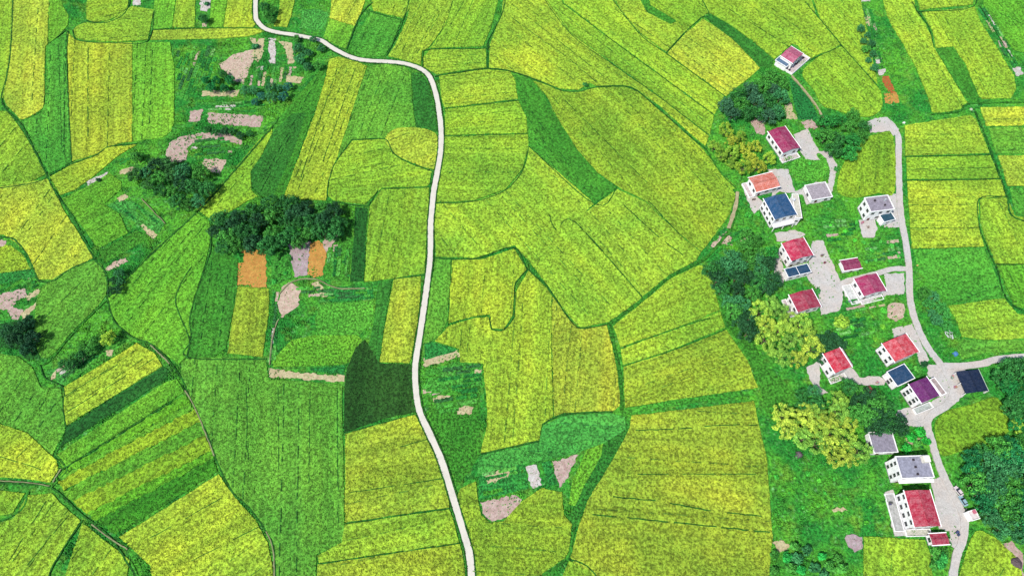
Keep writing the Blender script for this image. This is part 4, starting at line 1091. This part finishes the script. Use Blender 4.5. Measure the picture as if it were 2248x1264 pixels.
# 5 low grey flat shed
r, w, d = house('low building with flat pinkish grey concrete roof beside the curved dirt path', [(1777,403), (1816,402), (1823,431), (1770,446)], 3.0, 'flat', (184, 174, 180), cat='shed', name='concrete_shed', gap=4)
# 6 grey flat house by the lane
r, w, d = house('white house with weathered grey flat roof and small teal lean-to beside the lane', [(1896,434), (1949,430), (1963,459), (1911,468)], 7.8, 'flat', (168, 160, 172), gap=2.6)
wing(r, [(1933,472), (1957,467), (1963,481), (1939,489)], 4.0, 'sheet', (44, 92, 112))
vent(r, -1.5, 1.8, 7.9, .35); vent(r, 2.2, -1.2, 7.9, .3); tank(r, 3.2, 1.4, 7.9)
# 7 red roof with two blue panels in front
r, w, d = house('white house with bright crimson roof and blue front wing roof split by a white seam', [(1719.6,532), (1768.6,522), (1781,560), (1733.8,576)], 6.8, 'gable', (216, 44, 86), gap=2.8)
wing(r, [(1723,591), (1771.8,579.5), (1779.7,597), (1730,609)], 4.2, 'sheet', (34, 84, 120), seam=1)
tank(r, w+1.5, -d+1, .3, (150, 120, 120), .5, 1.6)
# 8 small crimson shed
r, w, d = house('small maroon-roofed outbuilding on the grass north of the branch lane', [(1846,571), (1884,567), (1890,587.5), (1852,596)], 3.0, 'gable', (164, 46, 96), cat='shed', name='farm_shed', ridge='x', sides='s', gap=3.5, group='small sheds')
# 9 crimson roof east of branch lane
r, w, d = house('magenta-roofed cottage with a white walled yard, between the branch lane and the main lane', [(1876,611), (1926.8,600), (1942.7,637.5), (1895,651.5)], 4.6, 'gable', (188, 48, 104), gap=2.8)
patio(r, -w-2.6, -.8, 1.8, d+.4, .3, .7, lin((226, 228, 224), KB)); patio(r, 0, -d-1.4, w, .9, .3, .4, lin((220, 216, 214), KB))
# 10 red roof west of the pinkish yard
r, w, d = house('low cottage with dark red roof beside the big yellow-green tree crown', [(1733,646.5), (1783,635), (1802,672), (1750.5,686.5)], 4.6, 'gable', (186, 44, 78), gap=2.8)
patio(r, -w-1.3, 0, .8, d+.1, .3, .5)
# 11 scarlet roof, west, tall
r, w, d = house('tall white house with narrow scarlet roof standing south of the dark trees', [(1808,777), (1845,762), (1868,806), (1831.8,818.5)], 7.6, 'gable', (226, 44, 72), gap=2.5, rise=.6)
MBo = MB().box(w+.35, -d, 6.6, w+1.6, d, 6.9).obj('canopy', M['wall'], r); MBo.color = lin((228, 206, 206), KB)
patio(r, 0, -d-1.5, w, 1.0, .2, .6)
# 12 coral red roof by lane
r, w, d = house('white house with broad coral red roof at the bend of the lane', [(1938.6,750.6), (1991,734), (2015,769.8), (1962,797.6)], 7.2, 'gable', (232, 70, 84), gap=2.6, rise=.9, ridge='y')
# 13 blue roof between
r, w, d = house('lower building with navy blue sheet roof wedged between the coral and purple roofs', [(1947,812.5), (1989,798), (2004.8,829.6), (1968.5,852)], 5.0, 'sheet', (36, 82, 122), gap=3, sides='wse')
# 14 purple roof
r, w, d = house('tall white house with purple roof facing the road junction', [(1998.4,840.5), (2036.8,827.4), (2060,868), (2019.7,887)], 8.2, 'gable', (128, 44, 122), gap=2.4, rise=.7)
wing(r, [(2044,832), (2052,829), (2074,863), (2065,868)], 3.4, 'flat', (190, 172, 168))
patio(r, 0, -d-1.7, w, 1.1, .3, .9, lin((196, 206, 200), KB))
# 15 navy carport
cen, rz, w2, d2 = quad_frame([(2105,817), (2148,810.5), (2168,858), (2115.8,863)], 3.2)
r = empty('carport', (cen.x, cen.y, 0), rz); tag(r, 'open carport with dark navy roof on posts, east of the junction', 'carport')
rf, rs = gable_roof(r, 'roof', 0, 0, w2, d2, 3.2, lin((26, 44, 74), KB), 'y', .5, .1)
for sx in (-1, 1):
    for sy in (-1, 0, 1):
        o = MB().box(sx*w2-.1, sy*d2-.1, -.1, sx*w2+.1, sy*d2+.1, 3.15).obj('post', M['paint'], r); o.color = WHITE
o = MB().box(w2+.15, -d2-.3, -.1, w2+.4, d2+.3, 3.3).obj('side_wall', M['wall'], r); o.color = lin((206, 226, 200), KB)
# 16 grey shed near trees
r, w, d = house('low grey shed with rough mottled concrete roof next to the large yellow-green tree', [(1904,949), (1960,946), (1968,993), (1918,995)], 3.6, 'flat', (164, 158, 172), cat='shed', name='concrete_shed', gap=4, sides='ws')
# 17 grey flat roof tall house
r, w, d = house('tall white house with grey flat roof carrying a row of three dark vents', [(1966,1001), (2038.8,999), (2046.7,1047.5), (1975.5,1051)], 8.8, 'flat', (168, 168, 184), gap=2.9, ww=1.2, wh=1.6)
for i in range(3): vent(r, .3, 2.6-2.7*i, 8.92, .3)
o = MB().box(w-2.6, d-2.6, 8.9, w-.2, d-.2, 11.0).obj('stair_head', M['wall'], r); o.color = CREAM
o = MB().box(-w, -d-1.5, 5.9, w+1.5, -d-.02, 6.1).obj('balcony', M['wall'], r); o.color = WHITE
# 18 long red roof
r, w, d = house('long white house with tall red roof beside the grey forecourt, south end of the village', [(1990.6,1076.5), (2046,1075), (2060,1154), (2001.5,1156)], 7.8, 'gable', (204, 42, 74), gap=2.7, rise=1.0)
patio(r, -w-2.2, 0, 1.7, d+.6, .3, .4, lin((196, 196, 192), KB)); patio(r, 0, -d-1.5, w, 1.1, .3, .6, lin((214, 212, 196), KB))
# 19 small red shed
r, w, d = house('small red-roofed shed on the grass at the south corner of the forecourt', [(2041.5,1171), (2077,1169), (2083,1193.5), (2045,1196)], 3.4, 'gable', (188, 38, 72), cat='shed', name='farm_shed', ridge='x', sides='w', gap=4, group='small sheds')
# 20 tiny dark red shed
r, w, d = house('tiny dark red shed half hidden among trees west of the blue roof', [(1900,850), (1911,846), (1918,861), (1908,867)], 2.6, 'sheet', (160, 48, 66), cat='shed', name='farm_shed', sides='', gap=5, over=.12, wallc=lin((150, 90, 80), KB), group='small sheds')
# 21 white hut by lane
r, w, d = house('small white hut on the roadside at the edge of the dark wood', [(2124,1121), (2141,1117), (2149,1138), (2130,1145)], 2.8, 'flat', (240, 230, 226), cat='hut', name='roadside_hut', sides='s', gap=4, over=.1, group=None)
o = MB().box(.4, .3, 2.92, 1.5, 1.7, 3.5).obj('roof_box', M['paint'], r); o.color = lin((214, 120, 140), KB)

# ------------------------------------------------------------------ parked cars, motorcycle, covered heaps
def car(px, py, rz, c, label, L=4.3, W=1.75):
    p = at(px, py, .5); r = empty('parked_car', (p.x, p.y, .47), rz); tag(r, label, 'car', 'vehicles parked beside the lane')
    hl, hw = L/2, W/2; b = MB()
    secs = [(-hl, .45, .75, .86), (-hl+.15, .3, .85, .95), (-.9, .28, .92, 1.0), (.75, .28, .92, 1.0), (hl-.5, .28, .82, .96), (hl, .4, .66, .82)]
    v = []; f = []
    for x, z0, z1, k in secs: v += [(x, -hw*k, z0), (x, hw*k, z0), (x, hw*k, z1*.8), (x, hw*k*.93, z1), (x, -hw*k*.93, z1), (x, -hw*k, z1*.8)]
    for i in range(len(secs)-1):
        for j in range(6): f.append((i*6+j, i*6+(j+1) % 6, (i+1)*6+(j+1) % 6, (i+1)*6+j))
    f += [tuple(range(5, -1, -1)), tuple((len(secs)-1)*6+i for i in range(6))]
    b.v, b.f = v, f; o = b.obj('body', M['paint'], r); o.color = c
    cb = MB(); z0, z1 = .9, 1.42
    cb.v = [(-1.5,-.78,z0),(1.0,-.78,z0),(1.0,.78,z0),(-1.5,.78,z0),(-1.15,-.62,z1),(.35,-.62,z1),(.35,.62,z1),(-1.15,.62,z1)]
    cb.f = [(4,5,6,7),(0,1,5,4),(1,2,6,5),(2,3,7,6),(3,0,4,7)]
    cb.obj('window_band', M['glass'], r)
    t = MB().box(-1.12, -.6, z1, .32, .6, z1+.05).obj('roof', M['paint'], r); t.color = c
    for sx in (-1, 1):
        for sy in (-1, 1):
            wl_ = MB().cyl((sx*1.35, sy*(hw-.2), .32), (sx*1.35, sy*hw, .32), .32, .32, 14).obj('wheel', M['paint'], r); wl_.color = (.02, .02, .02, 1)
            rm = MB().cyl((sx*1.35, sy*(hw-.01), .32), (sx*1.35, sy*(hw+.015), .32), .19, .19, 10).obj('rim', M['paint'], wl_); rm.color = (.4, .4, .4, 1)
    for sy in (-1, 1):
        hd = MB().box(hl-.1, sy*.55-.18, .55, hl+.01, sy*.55+.18, .68).obj('headlight', M['paint'], r); hd.color = (.7, .7, .65, 1)
    return r
car(2102.5, 1078, R(118), lin((240, 226, 232), KB), 'white car parked at the lane edge, nearest the dark trees to the north', 3.9, 1.65)
car(2112.5, 1099, R(112), lin((160, 198, 210), KB), 'pale blue car parked at the lane edge between white car and motorcycle', 4.1, 1.75)
p = at(2120, 1119, .5); r = empty('motorcycle', (p.x, p.y, .47), R(125)); tag(r, 'black motorcycle parked beside the white roadside hut', 'motorcycle', 'vehicles parked beside the lane')
for x in (-.65, .65):
    o = MB().cyl((x, -.06, .3), (x, .06, .3), .3, .3, 14).obj('wheel', M['paint'], r); o.color = (.02, .02, .02, 1)
o = MB().box(-.35, -.13, .35, .3, .13, .65).box(0, -.16, .65, .4, .16, .9).obj('body', M['paint'], r); o.color = (.03, .03, .04, 1)
o = MB().box(-.75, -.14, .68, 0, .14, .8).obj('seat', M['paint'], r); o.color = (.02, .02, .02, 1)
o = MB().cyl((.65, 0, .3), (.42, 0, 1.0), .04, .04, 6).cyl((.42, -.36, 1.02), (.42, .36, 1.02), .03, .03, 6).obj('handlebar', M['paint'], r); o.color = (.3, .3, .3, 1)
def heap(px, py, s, c, label, cat, name, n=9, mat='paint', hgt=1.2):
    p = at(px, py, .5); b = MB()
    P = [(math.cos(2*math.pi*i/n)*s*random.uniform(.7, 1.1), math.sin(2*math.pi*i/n)*s*random.uniform(.7, 1.1)) for i in range(n)]
    v = [(x, y, 0) for x, y in P] + [(x*.72+random.uniform(-.15, .15), y*.72, hgt*random.uniform(.55, .8)) for x, y in P] + [(x*.3, y*.3, hgt*random.uniform(.85, 1.05)) for x, y in P] + [(0, 0, hgt*1.08)]
    f = []
    for k in (0, 1):
        for i in range(n): j = (i+1) % n; f.append((k*n+i, k*n+j, (k+1)*n+j, (k+1)*n+i))
    for i in range(n): f.append((2*n+i, 2*n+(i+1) % n, 3*n))
    b.v, b.f = v, f; o = b.obj(name, M[mat], None, loc=(p.x, p.y, 0)); o.color = c; tag(o, label, cat); return o
heap(2098, 776, 1.3, lin((84, 140, 200), KB), 'bright blue tarpaulin over a small heap beside the lane junction', 'tarpaulin', 'covered_heap')
for (px_, py_, l_) in ((2082, 735, 'pale heap of cut white branches at the corner of the yellow-green field'),):
    p = at(px_, py_, .3); r = empty('branch_pile', (p.x, p.y, 0)); tag(r, l_, 'branch pile')
    for i in range(16):
        a = random.uniform(0, math.pi); L = random.uniform(1.0, 2.6); x, y = random.uniform(-1.2, 1.2), random.uniform(-1.8, 1.8)
        o = MB().cyl((x-math.cos(a)*L/2, y-math.sin(a)*L/2, .3+.05*i), (x+math.cos(a)*L/2, y+math.sin(a)*L/2, .5+.06*i), .17, .1, 6).obj('branch', M['paint'], r)
        o.color = lin(random.choice([(230, 232, 238), (214, 222, 206), (190, 196, 190)]), KB)
heap(1755, 998, 1.7, lin((120, 108, 112), KB), 'grey brown haystack under the edge of the large yellow-green tree', 'haystack', 'haystack', 11, 'slab', 1.8)
heap(2232, 1235, 2.6, lin((110, 96, 98), KB), 'dark brown brushwood heap at the lower right corner', 'brush heap', 'brushwood_heap', 12, 'slab', 1.6)
heap(1985, 269, .8, lin((236, 240, 230), KB), 'small white covered heap at the head of the lane', 'heap', 'covered_heap', 8, 'paint', .9)
heap(2133, 239, .9, lin((214, 218, 190), KB), 'small pale stone heap where four field ridges meet', 'stone heap', 'stone_heap', 8, 'slab', .7)
heap(2015, 582, .6, lin((228, 214, 120), KB), 'small pale yellow heap on the verge opposite the branch lane', 'heap', 'straw_heap', 8, 'slab', .8)
def clutter(px, py, c, label, s=1.0):
    p = at(px, py, .4); r = empty('crate_stack', (p.x, p.y, .35), random.uniform(0, 3)); tag(r, label, 'crate stack', 'crates and boxes in the yards')
    for i in range(random.randint(2, 4)):
        x, y = random.uniform(-.6, .6)*s, random.uniform(-.6, .6)*s; q = random.uniform(.3, .5)*s
        o = MB().box(x-q, y-q*.7, .0, x+q, y+q*.7, random.uniform(.5, 1.0)*s).obj('crate', M['paint'], r)
        o.color = lin(tuple(v*random.uniform(.7, 1.1) for v in c), KB)
for a in ((1893,490,(210,150,160),'pinkish crates in the paved corner south-west of the grey flat roof'),
          (1908,500,(190,180,170),'pale crates in the paved corner below the teal lean-to'),
          (1655,440,(130,110,110),'brown crates between the salmon roof and the blue roof'),
          (1812,577,(120,90,80),'brown crates standing alone in the pale yard north of the branch lane'),
          (1804,560,(140,130,130),'grey crates at the east wall of the crimson-roofed house'),
          (1867,662,(150,160,160),'grey crates in the walled yard of the magenta-roofed cottage'),
          (1925,842,(200,170,170),'pink and white boxes on the track to the tiny dark red shed'),
          (2095,850,(190,160,150),'tan boxes beside the carport'),
          (2102,1170,(90,90,130),'dark blue boxes on the forecourt beside the small red shed'),
          (2090,828,(200,180,160),'tan boxes at the junction west of the navy carport roof'),
          (1954,1105,(120,110,120),'dark boxes along the west wall of the long red-roofed house'),
          (1788,285,(190,190,180),'pale boxes at the north edge of the paved yard by the crimson roof'),
          (1678,270,(170,160,150),'grey boxes behind the deep crimson roof')):
    clutter(*a)
# ------------------------------------------------------------------ trees and shrubs
def leaf_cloud(name, centres, per, pr, size, nr_bias=.9, flat=.8):
    """leaf-sized faces spread through puffs; tone varies from puff to puff and leaf to leaf"""
    n = len(centres)*per
    C = np.repeat(np.array([c[:3] for c in centres]), per, 0); T = np.repeat(np.array([c[3] for c in centres]), per)
    d = rng.normal(size=(n, 3)); d /= np.linalg.norm(d, axis=1)[:, None]; d[:, 2] *= flat
    rad = pr*rng.uniform(.55, 1.0, n)[:, None]
    P = C + d*rad
    nrm = d*nr_bias + rng.normal(size=(n, 3))*.45 + np.array([0, 0, .35]); nrm /= np.linalg.norm(nrm, axis=1)[:, None]
    ref = rng.normal(size=(n, 3)); u = np.cross(nrm, ref); u /= np.linalg.norm(u, axis=1)[:, None]; v = np.cross(nrm, u)
    s = size*rng.uniform(.6, 1.25, n)[:, None]
    co = np.stack([P-u*s, P+v*s*.55, P+u*s, P-v*s*.55], 1).reshape(-1, 3)
    f = np.arange(n*4).reshape(-1, 4)
    me = fast_mesh(name, co, f, M['leaf'], 4)
    tone = np.clip(T + rng.normal(size=n)*.2, 0, 1); tone[rng.random(n) < .07] = 1.35; a = me.attributes.new('tone', 'FLOAT', 'POINT')
    a.data.foreach_set('value', np.repeat(tone, 4).astype(np.float32))
    return me
def crown_centres(n, rx, rz, zc, tone_mu, tone_sd, fill=.25):
    out = []
    ph = [random.uniform(0, 6.28) for _ in range(3)]
    for i in range(n):
        a = random.uniform(0, 2*math.pi); z = random.uniform(-.45, 1)
        k = 1.0 if random.random() > fill else random.uniform(.3, .8)
        lob = 1 + .16*math.sin(3*a+ph[0]) + .1*math.sin(5*a+ph[1])
        q = math.sqrt(max(0, 1-z*z))*k*lob*random.uniform(.86, 1.06)
        out.append((rx*q*math.cos(a), rx*q*math.sin(a), zc+rz*z*k, min(1, max(0, random.gauss(tone_mu, tone_sd)))))
    return out
def trunk_mesh(h, r, limbs=5, spread=2.2):
    b = MB().cyl((0, 0, -.2), (0, 0, h*.6), r, r*.65, 8)
    for i in range(limbs):
        a = 6.283*i/limbs + random.uniform(-.3, .3)
        b.cyl((0, 0, h*random.uniform(.35, .58)), (math.cos(a)*spread, math.sin(a)*spread, h*random.uniform(.85, 1.1)), r*.45, r*.15, 5)
    return b.mesh('trunk', M['bark'])
PROTO = {'dark': [], 'fine': [], 'yellow': [], 'shrub': []}
for i in range(4):
    PROTO['dark'].append((leaf_cloud('crown', crown_centres(46, 3.0, 2.6, 4.6, .42, .2), 34, 1.0, .34), trunk_mesh(4.6, .24)))
for i in range(3):
    PROTO['fine'].append((leaf_cloud('crown', crown_centres(60, 3.1, 2.5, 4.4, .5, .28), 26, .85, .30), trunk_mesh(4.4, .22)))
for i in range(4):
    PROTO['yellow'].append((leaf_cloud('crown', crown_centres(42, 4.3, 3.4, 6.0, .5, .26, .18), 60, 1.05, .27, 1.1, .95), trunk_mesh(6.0, .34, 7, 3.0)))
for i in range(3):
    PROTO['shrub'].append((leaf_cloud('crown', crown_centres(14, .9, .7, .9, .5, .25), 34, .55, .26), trunk_mesh(1.0, .09, 4, .5)))
def tree(px, py, kind, sc, c, label, group, name='broadleaf_tree', cat='tree'):
    zc = {'dark': 4.6, 'fine': 4.4, 'yellow': 6.0, 'shrub': .9}[kind]*sc
    p = at(px, py, zc); cm, tm = random.choice(PROTO[kind])
    r = empty(name, (p.x, p.y, 0), random.uniform(0, 6.28), sc); tag(r, label, cat, group)
    o = link('crown', cm, r); o.color = lin(c, KV*(.74 if kind == 'yellow' else .62))
    link('trunk', tm, r); return r
ORD = ['leftmost', 'second from left', 'third from left', 'fourth from left', 'fifth from left', 'sixth from left', 'seventh from left', 'eighth from left', 'ninth from left', 'tenth from left']
def sort_out(pos, lab):
    """tell the trees of one wood apart: by order when few, by the part of the wood they stand in when many"""
    n = len(pos); ix = sorted(range(n), key=lambda i: pos[i][0]); out = ['']*n
    if n <= 1: return [lab]*n
    for k, i in enumerate(ix):
        if n <= 10: out[i] = lab + ', ' + (ORD[k] if k < n-1 else 'rightmost')
        else:
            q = ix[(k//7)*7:(k//7)*7+7]; my = sorted(pos[j][1] for j in q)
            rk = my.index(pos[i][1]); m = (n-1)//7
            band = 'left end' if k//7 == 0 else 'right end' if k//7 == m else 'middle' if m == 2 else ['', 'left of middle', 'middle', 'right of middle', 'near right end', 'close to right end', 'close to right end', 'close to right end'][min(7, k//7)]
            out[i] = lab + ', ' + band + (' upper' if rk < 2 else ' lower' if rk >= len(q)-2 else '')
    return out
def scatter(P, dist, seed, mx=999):
    rd = random.Random(seed); xs = [p[0] for p in P]; ys = [p[1] for p in P]; out = []
    X = np.array([0.]); 
    for _ in range(6000):
        x, y = rd.uniform(min(xs), max(xs)), rd.uniform(min(ys), max(ys))
        if not inside(P, np.array([x]), np.array([y]))[0]: continue
        if all((x-a)**2 + (y-b)**2 > dist*dist for a, b in out):
            out.append((x, y))
            if len(out) >= mx: break
    return out
def hash_(s): return sum(ord(ch)*(i+1) for i, ch in enumerate(s)) % 99991
def poly(s): return [tuple(map(float, w.split(','))) for w in s.split()]
DK = (44, 106, 46); DK2 = (60, 126, 46); TE = (52, 116, 66); BL = (34, 80, 44)
WOODS = [
 ('472,508 482,480 520,455 560,446 620,446 680,446 745,456 762,478 757,500 730,520 660,532 600,540 540,548 480,552', 19, 'dark', (.85, 1.2), [DK, DK, DK2, BL], 'dark tree in long wood above the orange plots', 'trees of the long wood'),
 ('300,372 360,352 400,366 440,372 462,400 450,436 410,458 370,440 330,420 292,392', 19, 'fine', (.8, 1.15), [DK, DK2, (52,104,48), BL, TE], 'dark tree in grove below curved soil path', 'trees of the grove'),
 ('2,735 40,706 74,700 74,748 60,766 30,752', 17, 'dark', (.7, .95), [BL, (24,70,40)], 'very dark tree in copse at left edge', 'trees of the left copse'),
 ('1590,232 1640,188 1690,158 1715,172 1722,210 1718,250 1680,258 1640,250 1600,262', 18, 'fine', (.85, 1.15), [DK, TE, (48,92,62), DK2], 'dark leafy tree in wood below the lone farmhouse', 'trees of the north wood'),
 ('1808,255 1850,244 1890,256 1902,290 1880,322 1856,345 1830,338 1812,300', 18, 'fine', (.85, 1.2), [DK2, (40,120,48), DK], 'glossy tree in grove east of the crimson roof', 'trees of the rounded grove'),
 ('1562,592 1590,565 1640,560 1690,575 1702,625 1680,650 1640,660 1652,720 1640,740 1600,690 1580,630', 18, 'fine', (.8, 1.15), [DK, DK2, TE, BL], 'dark tree in wood west of the village', 'trees of the west wood'),
 ('1622,512 1650,508 1700,545 1690,570 1640,548', 19, 'dark', (.7, .95), [DK2, (44,130,48)], 'green tree below the small pink soil triangle', 'trees on the slope'),
 ('1800,745 1830,738 1850,758 1810,772 1798,790', 17, 'dark', (.75, 1.0), [BL, DK], 'dark tree right above the narrow scarlet roof', 'trees behind the scarlet roof'),
 ('1752,862 1790,850 1806,880 1760,905', 17, 'fine', (.7, .95), [TE, (44,110,84), DK], 'bluish tree below the narrow scarlet roof', 'bluish trees'),
 ('1862,845 1890,858 1935,880 1962,905 1975,935 1930,940 1892,925 1870,880', 18, 'fine', (.8, 1.15), [DK, DK2, BL], 'dark tree in grove left of the purple roof', 'trees of the middle grove'),
 ('2190,812 2248,795 2300,830 2300,960 2245,960 2222,905', 19, 'dark', (.85, 1.15), [DK, (30,116,52)], 'dense tree at right edge below side road', 'trees at the right edge'),
 ('2112,1010 2150,985 2200,975 2300,980 2300,1180 2232,1180 2184,1165 2168,1118 2150,1080 2128,1040', 19, 'fine', (.85, 1.25), [DK, DK2, (30,112,60), TE], 'dark tree in big lower right wood', 'trees of the lower right wood'),
 ('2025,640 2050,650 2085,700 2078,725 2050,705 2030,680', 14, 'fine', (.5, .8), [DK2, TE, (60,140,60)], 'small tree in strip east of the lane', 'trees of the lane strip'),
 ('1700,1215 1760,1190 1840,1225 1860,1264 1700,1264', 19, 'shrub', (1.2, 2.2), [DK2, (40,150,60), TE], 'bushy shrub on rough ground at bottom edge', 'shrubs at the bottom edge'),
 ('640,70 700,85 712,130 690,160 660,150 655,110', 17, 'dark', (.5, .8), [DK2, TE], 'small tree inside the bend of the white road', 'trees inside the road bend'),
 ('580,15 606,10 604,44 584,48', 14, 'dark', (.5, .7), [DK, DK2], 'small dark tree by the top of the white road', 'trees beside the top of the road'),
 ('535,195 640,190 640,216 560,225', 15, 'fine', (.5, .8), [TE, (40,104,84)], 'bluish small tree in row between garden plots', 'row of bluish trees'),
 ('440,165 490,160 520,180 510,195 450,195', 15, 'dark', (.5, .7), [DK, (26,110,50)], 'dark small tree below the pink soil plot', 'trees below the pink soil plot'),
 ('455,284 560,286 560,300 470,296', 13, 'dark', (.4, .6), [BL, DK], 'low tree in hedge above curved soil path', 'hedge trees above the curved path'),
 ('140,800 215,736 225,740 160,812', 13, 'dark', (.4, .65), [DK, DK2], 'low tree in hedge beside leaf-shaped field', 'hedge trees by the leaf-shaped field'),
 ('1886,60 1905,58 1925,150 1912,160', 13, 'dark', (.4, .6), [TE, DK2], 'low tree in strip between upper right fields', 'trees of the upper right strip'),
 ('250,600 270,590 262,640 244,640', 12, 'fine', (.45, .6), [TE, BL], 'small dark tree at left path crossing', 'trees at the path crossing'),
 ('1912,936 1950,932 1950,942 1910,944', 16, 'dark', (.6, .8), [BL, DK], 'dark tree shading the rough grey shed', 'trees shading the grey shed'),
 ('1985,950 2025,945 2035,975 1990,985', 16, 'shrub', (1.2, 1.8), [(40,150,50), DK2], 'bush right above the tall grey-roofed house', 'bushes north of the grey roof'),
 ('2050,1205 2078,1205 2070,1250 2050,1245', 12, 'shrub', (1.0, 1.7), [DK2, (50,140,60)], 'green bush below the small red-roofed shed', 'bushes below the red shed'),
 ('1700,470 1650,520 1620,505 1640,470', 18, 'shrub', (.9, 1.6), [DK2, (60,150,50)], 'green bush west of the blue-roofed house', 'bushes west of the blue roof'),
 ('600,562 632,545 640,600 600,620', 12, 'shrub', (.7, 1.1), [(60,160,60), DK2], 'low bush between the orange and purple plots', 'bushes between the plots'),
 ('1700,1020 1900,1060 1930,1150 1700,1170', 24, 'shrub', (.4, .9), [(80,170,50), (60,150,50), DK2], 'small bush on grass below yellow-green crowns', 'bushes on the open grass'),
 ('1810,480 1880,485 1880,560 1840,560', 22, 'shrub', (.4, .9), [(70,170,50), (60,150,50)], 'small bush on lawn beside grey flat-roofed house', 'bushes on the west lawn'),
 ('1895,530 1970,525 1975,570 1900,580', 16, 'shrub', (.5, 1.0), [(70,160,60), (60,150,50), TE], 'small bush in garden below teal lean-to', 'bushes of the garden'),
 ('1820,700 1940,680 1950,730 1850,780', 22, 'shrub', (.5, 1.2), [(70,160,50), (90,150,40), DK2], 'small bush beside the round soil patch', 'bushes near the round soil patch'),
]
for s, dist, kind, (a, b), cs, lab, grp in WOODS:
    P = poly(s); pos = scatter(P, dist*1.22, hash_(s)); labs = sort_out(pos, lab)
    for (x, y), lab in zip(pos, labs):
        c = random.choice(cs)
        tree(x, y, kind, random.uniform(a, b)*(1.1 if kind != 'shrub' else 1), c, lab, grp, 'shrub' if kind == 'shrub' else 'broadleaf_tree', 'shrub' if kind == 'shrub' else 'tree')
YE = [(150, 190, 66), (138, 184, 66), (164, 190, 66), (122, 174, 66)]
YW = [
 ('1660,662 1690,662 1720,690 1770,700 1790,735 1782,770 1750,796 1704,792 1668,750', 25, (.78, 1.0), 'yellow-green tree in clump below dark red roof', 'yellow-green trees of the round clump'),
 ('1700,915 1740,900 1790,905 1825,870 1850,880 1880,920 1870,950 1890,985 1900,1010 1850,1020 1810,985 1770,965 1710,955', 26, (.72, .98), 'yellow-green tree in clump beside rough grey shed', 'yellow-green trees of the spreading clump'),
 ('1575,290 1612,276 1650,305 1690,345 1680,372 1630,378 1590,345 1568,320', 23, (.6, .85), 'olive yellow tree in clump above salmon roof', 'olive yellow trees'),
]
for s, dist, (a, b), lab, grp in YW:
    pos = scatter(poly(s), dist, hash_(s))
    for (x, y), lab in zip(pos, sort_out(pos, lab)):
        c = random.choice(YE) if 'olive' not in lab else random.choice([(140,176,52), (126,166,52), (160,176,54)])
        tree(x, y, 'yellow', random.uniform(a, b), c, lab, grp)
for x, y, k, sc, c, lab in (
  (238, 743, 'fine', .9, (150, 190, 56), 'lone yellow-green tree in the green strip left of the centre fields'),
  (446, 42, 'dark', .8, DK, 'dark tree between two green fields near the top left edge'),
  (454, 10, 'shrub', 1.2, TE, 'small dark bush on the pale soil at the top left edge'),
  (215, 396, 'shrub', 1.0, BL, 'single dark bush on the pale strip beside the left fields'),
  (300, 345, 'dark', .8, DK2, 'tree standing apart at the north-west corner of the grove'),
  (560, 102, 'shrub', 1.6, TE, 'bluish bush between the pale garden plots'),
  (1778, 360, 'shrub', .9, (60, 150, 50), 'lone bush on the oval lawn by the curved dirt path'),
  (2240, 935, 'yellow', .7, (150, 196, 66), 'pale yellow-green tree at the right edge above the big wood'),
  (2218, 985, 'yellow', .45, (140, 190, 60), 'small yellow-green tree on the north edge of the big wood'),
  (1850, 706, 'shrub', 2.6, (120, 160, 50), 'olive green bush on the grass just right of the round yellow-green clump'),
  (1958, 820, 'shrub', .9, DK2, 'bush at the corner of the navy sheet roof'),
  (2012, 812, 'shrub', 1.5, DK2, 'bush between the navy sheet roof and the road junction'),
  (2029, 800, 'shrub', 1.3, BL, 'dark bush on the lane edge at the junction'),
  (2245, 857, 'shrub', 2.0, (150, 190, 70), 'pale bush at the right edge below the side road'),
  (1796, 640, 'shrub', 1.3, DK, 'dark bush at the bend of the yard above the dark red roof'),
  (1836, 372, 'shrub', 1.1, DK, 'dark bush on the outside of the curved dirt path'),
  (1284, 187, 'shrub', 1.2, DK, 'lone dark bush on the field ridge north of the centre fields')):
    tree(x, y, k, sc, c, lab, None, 'shrub' if k == 'shrub' else 'broadleaf_tree', 'shrub' if k == 'shrub' else 'tree')
print('objects', len(bpy.data.objects))
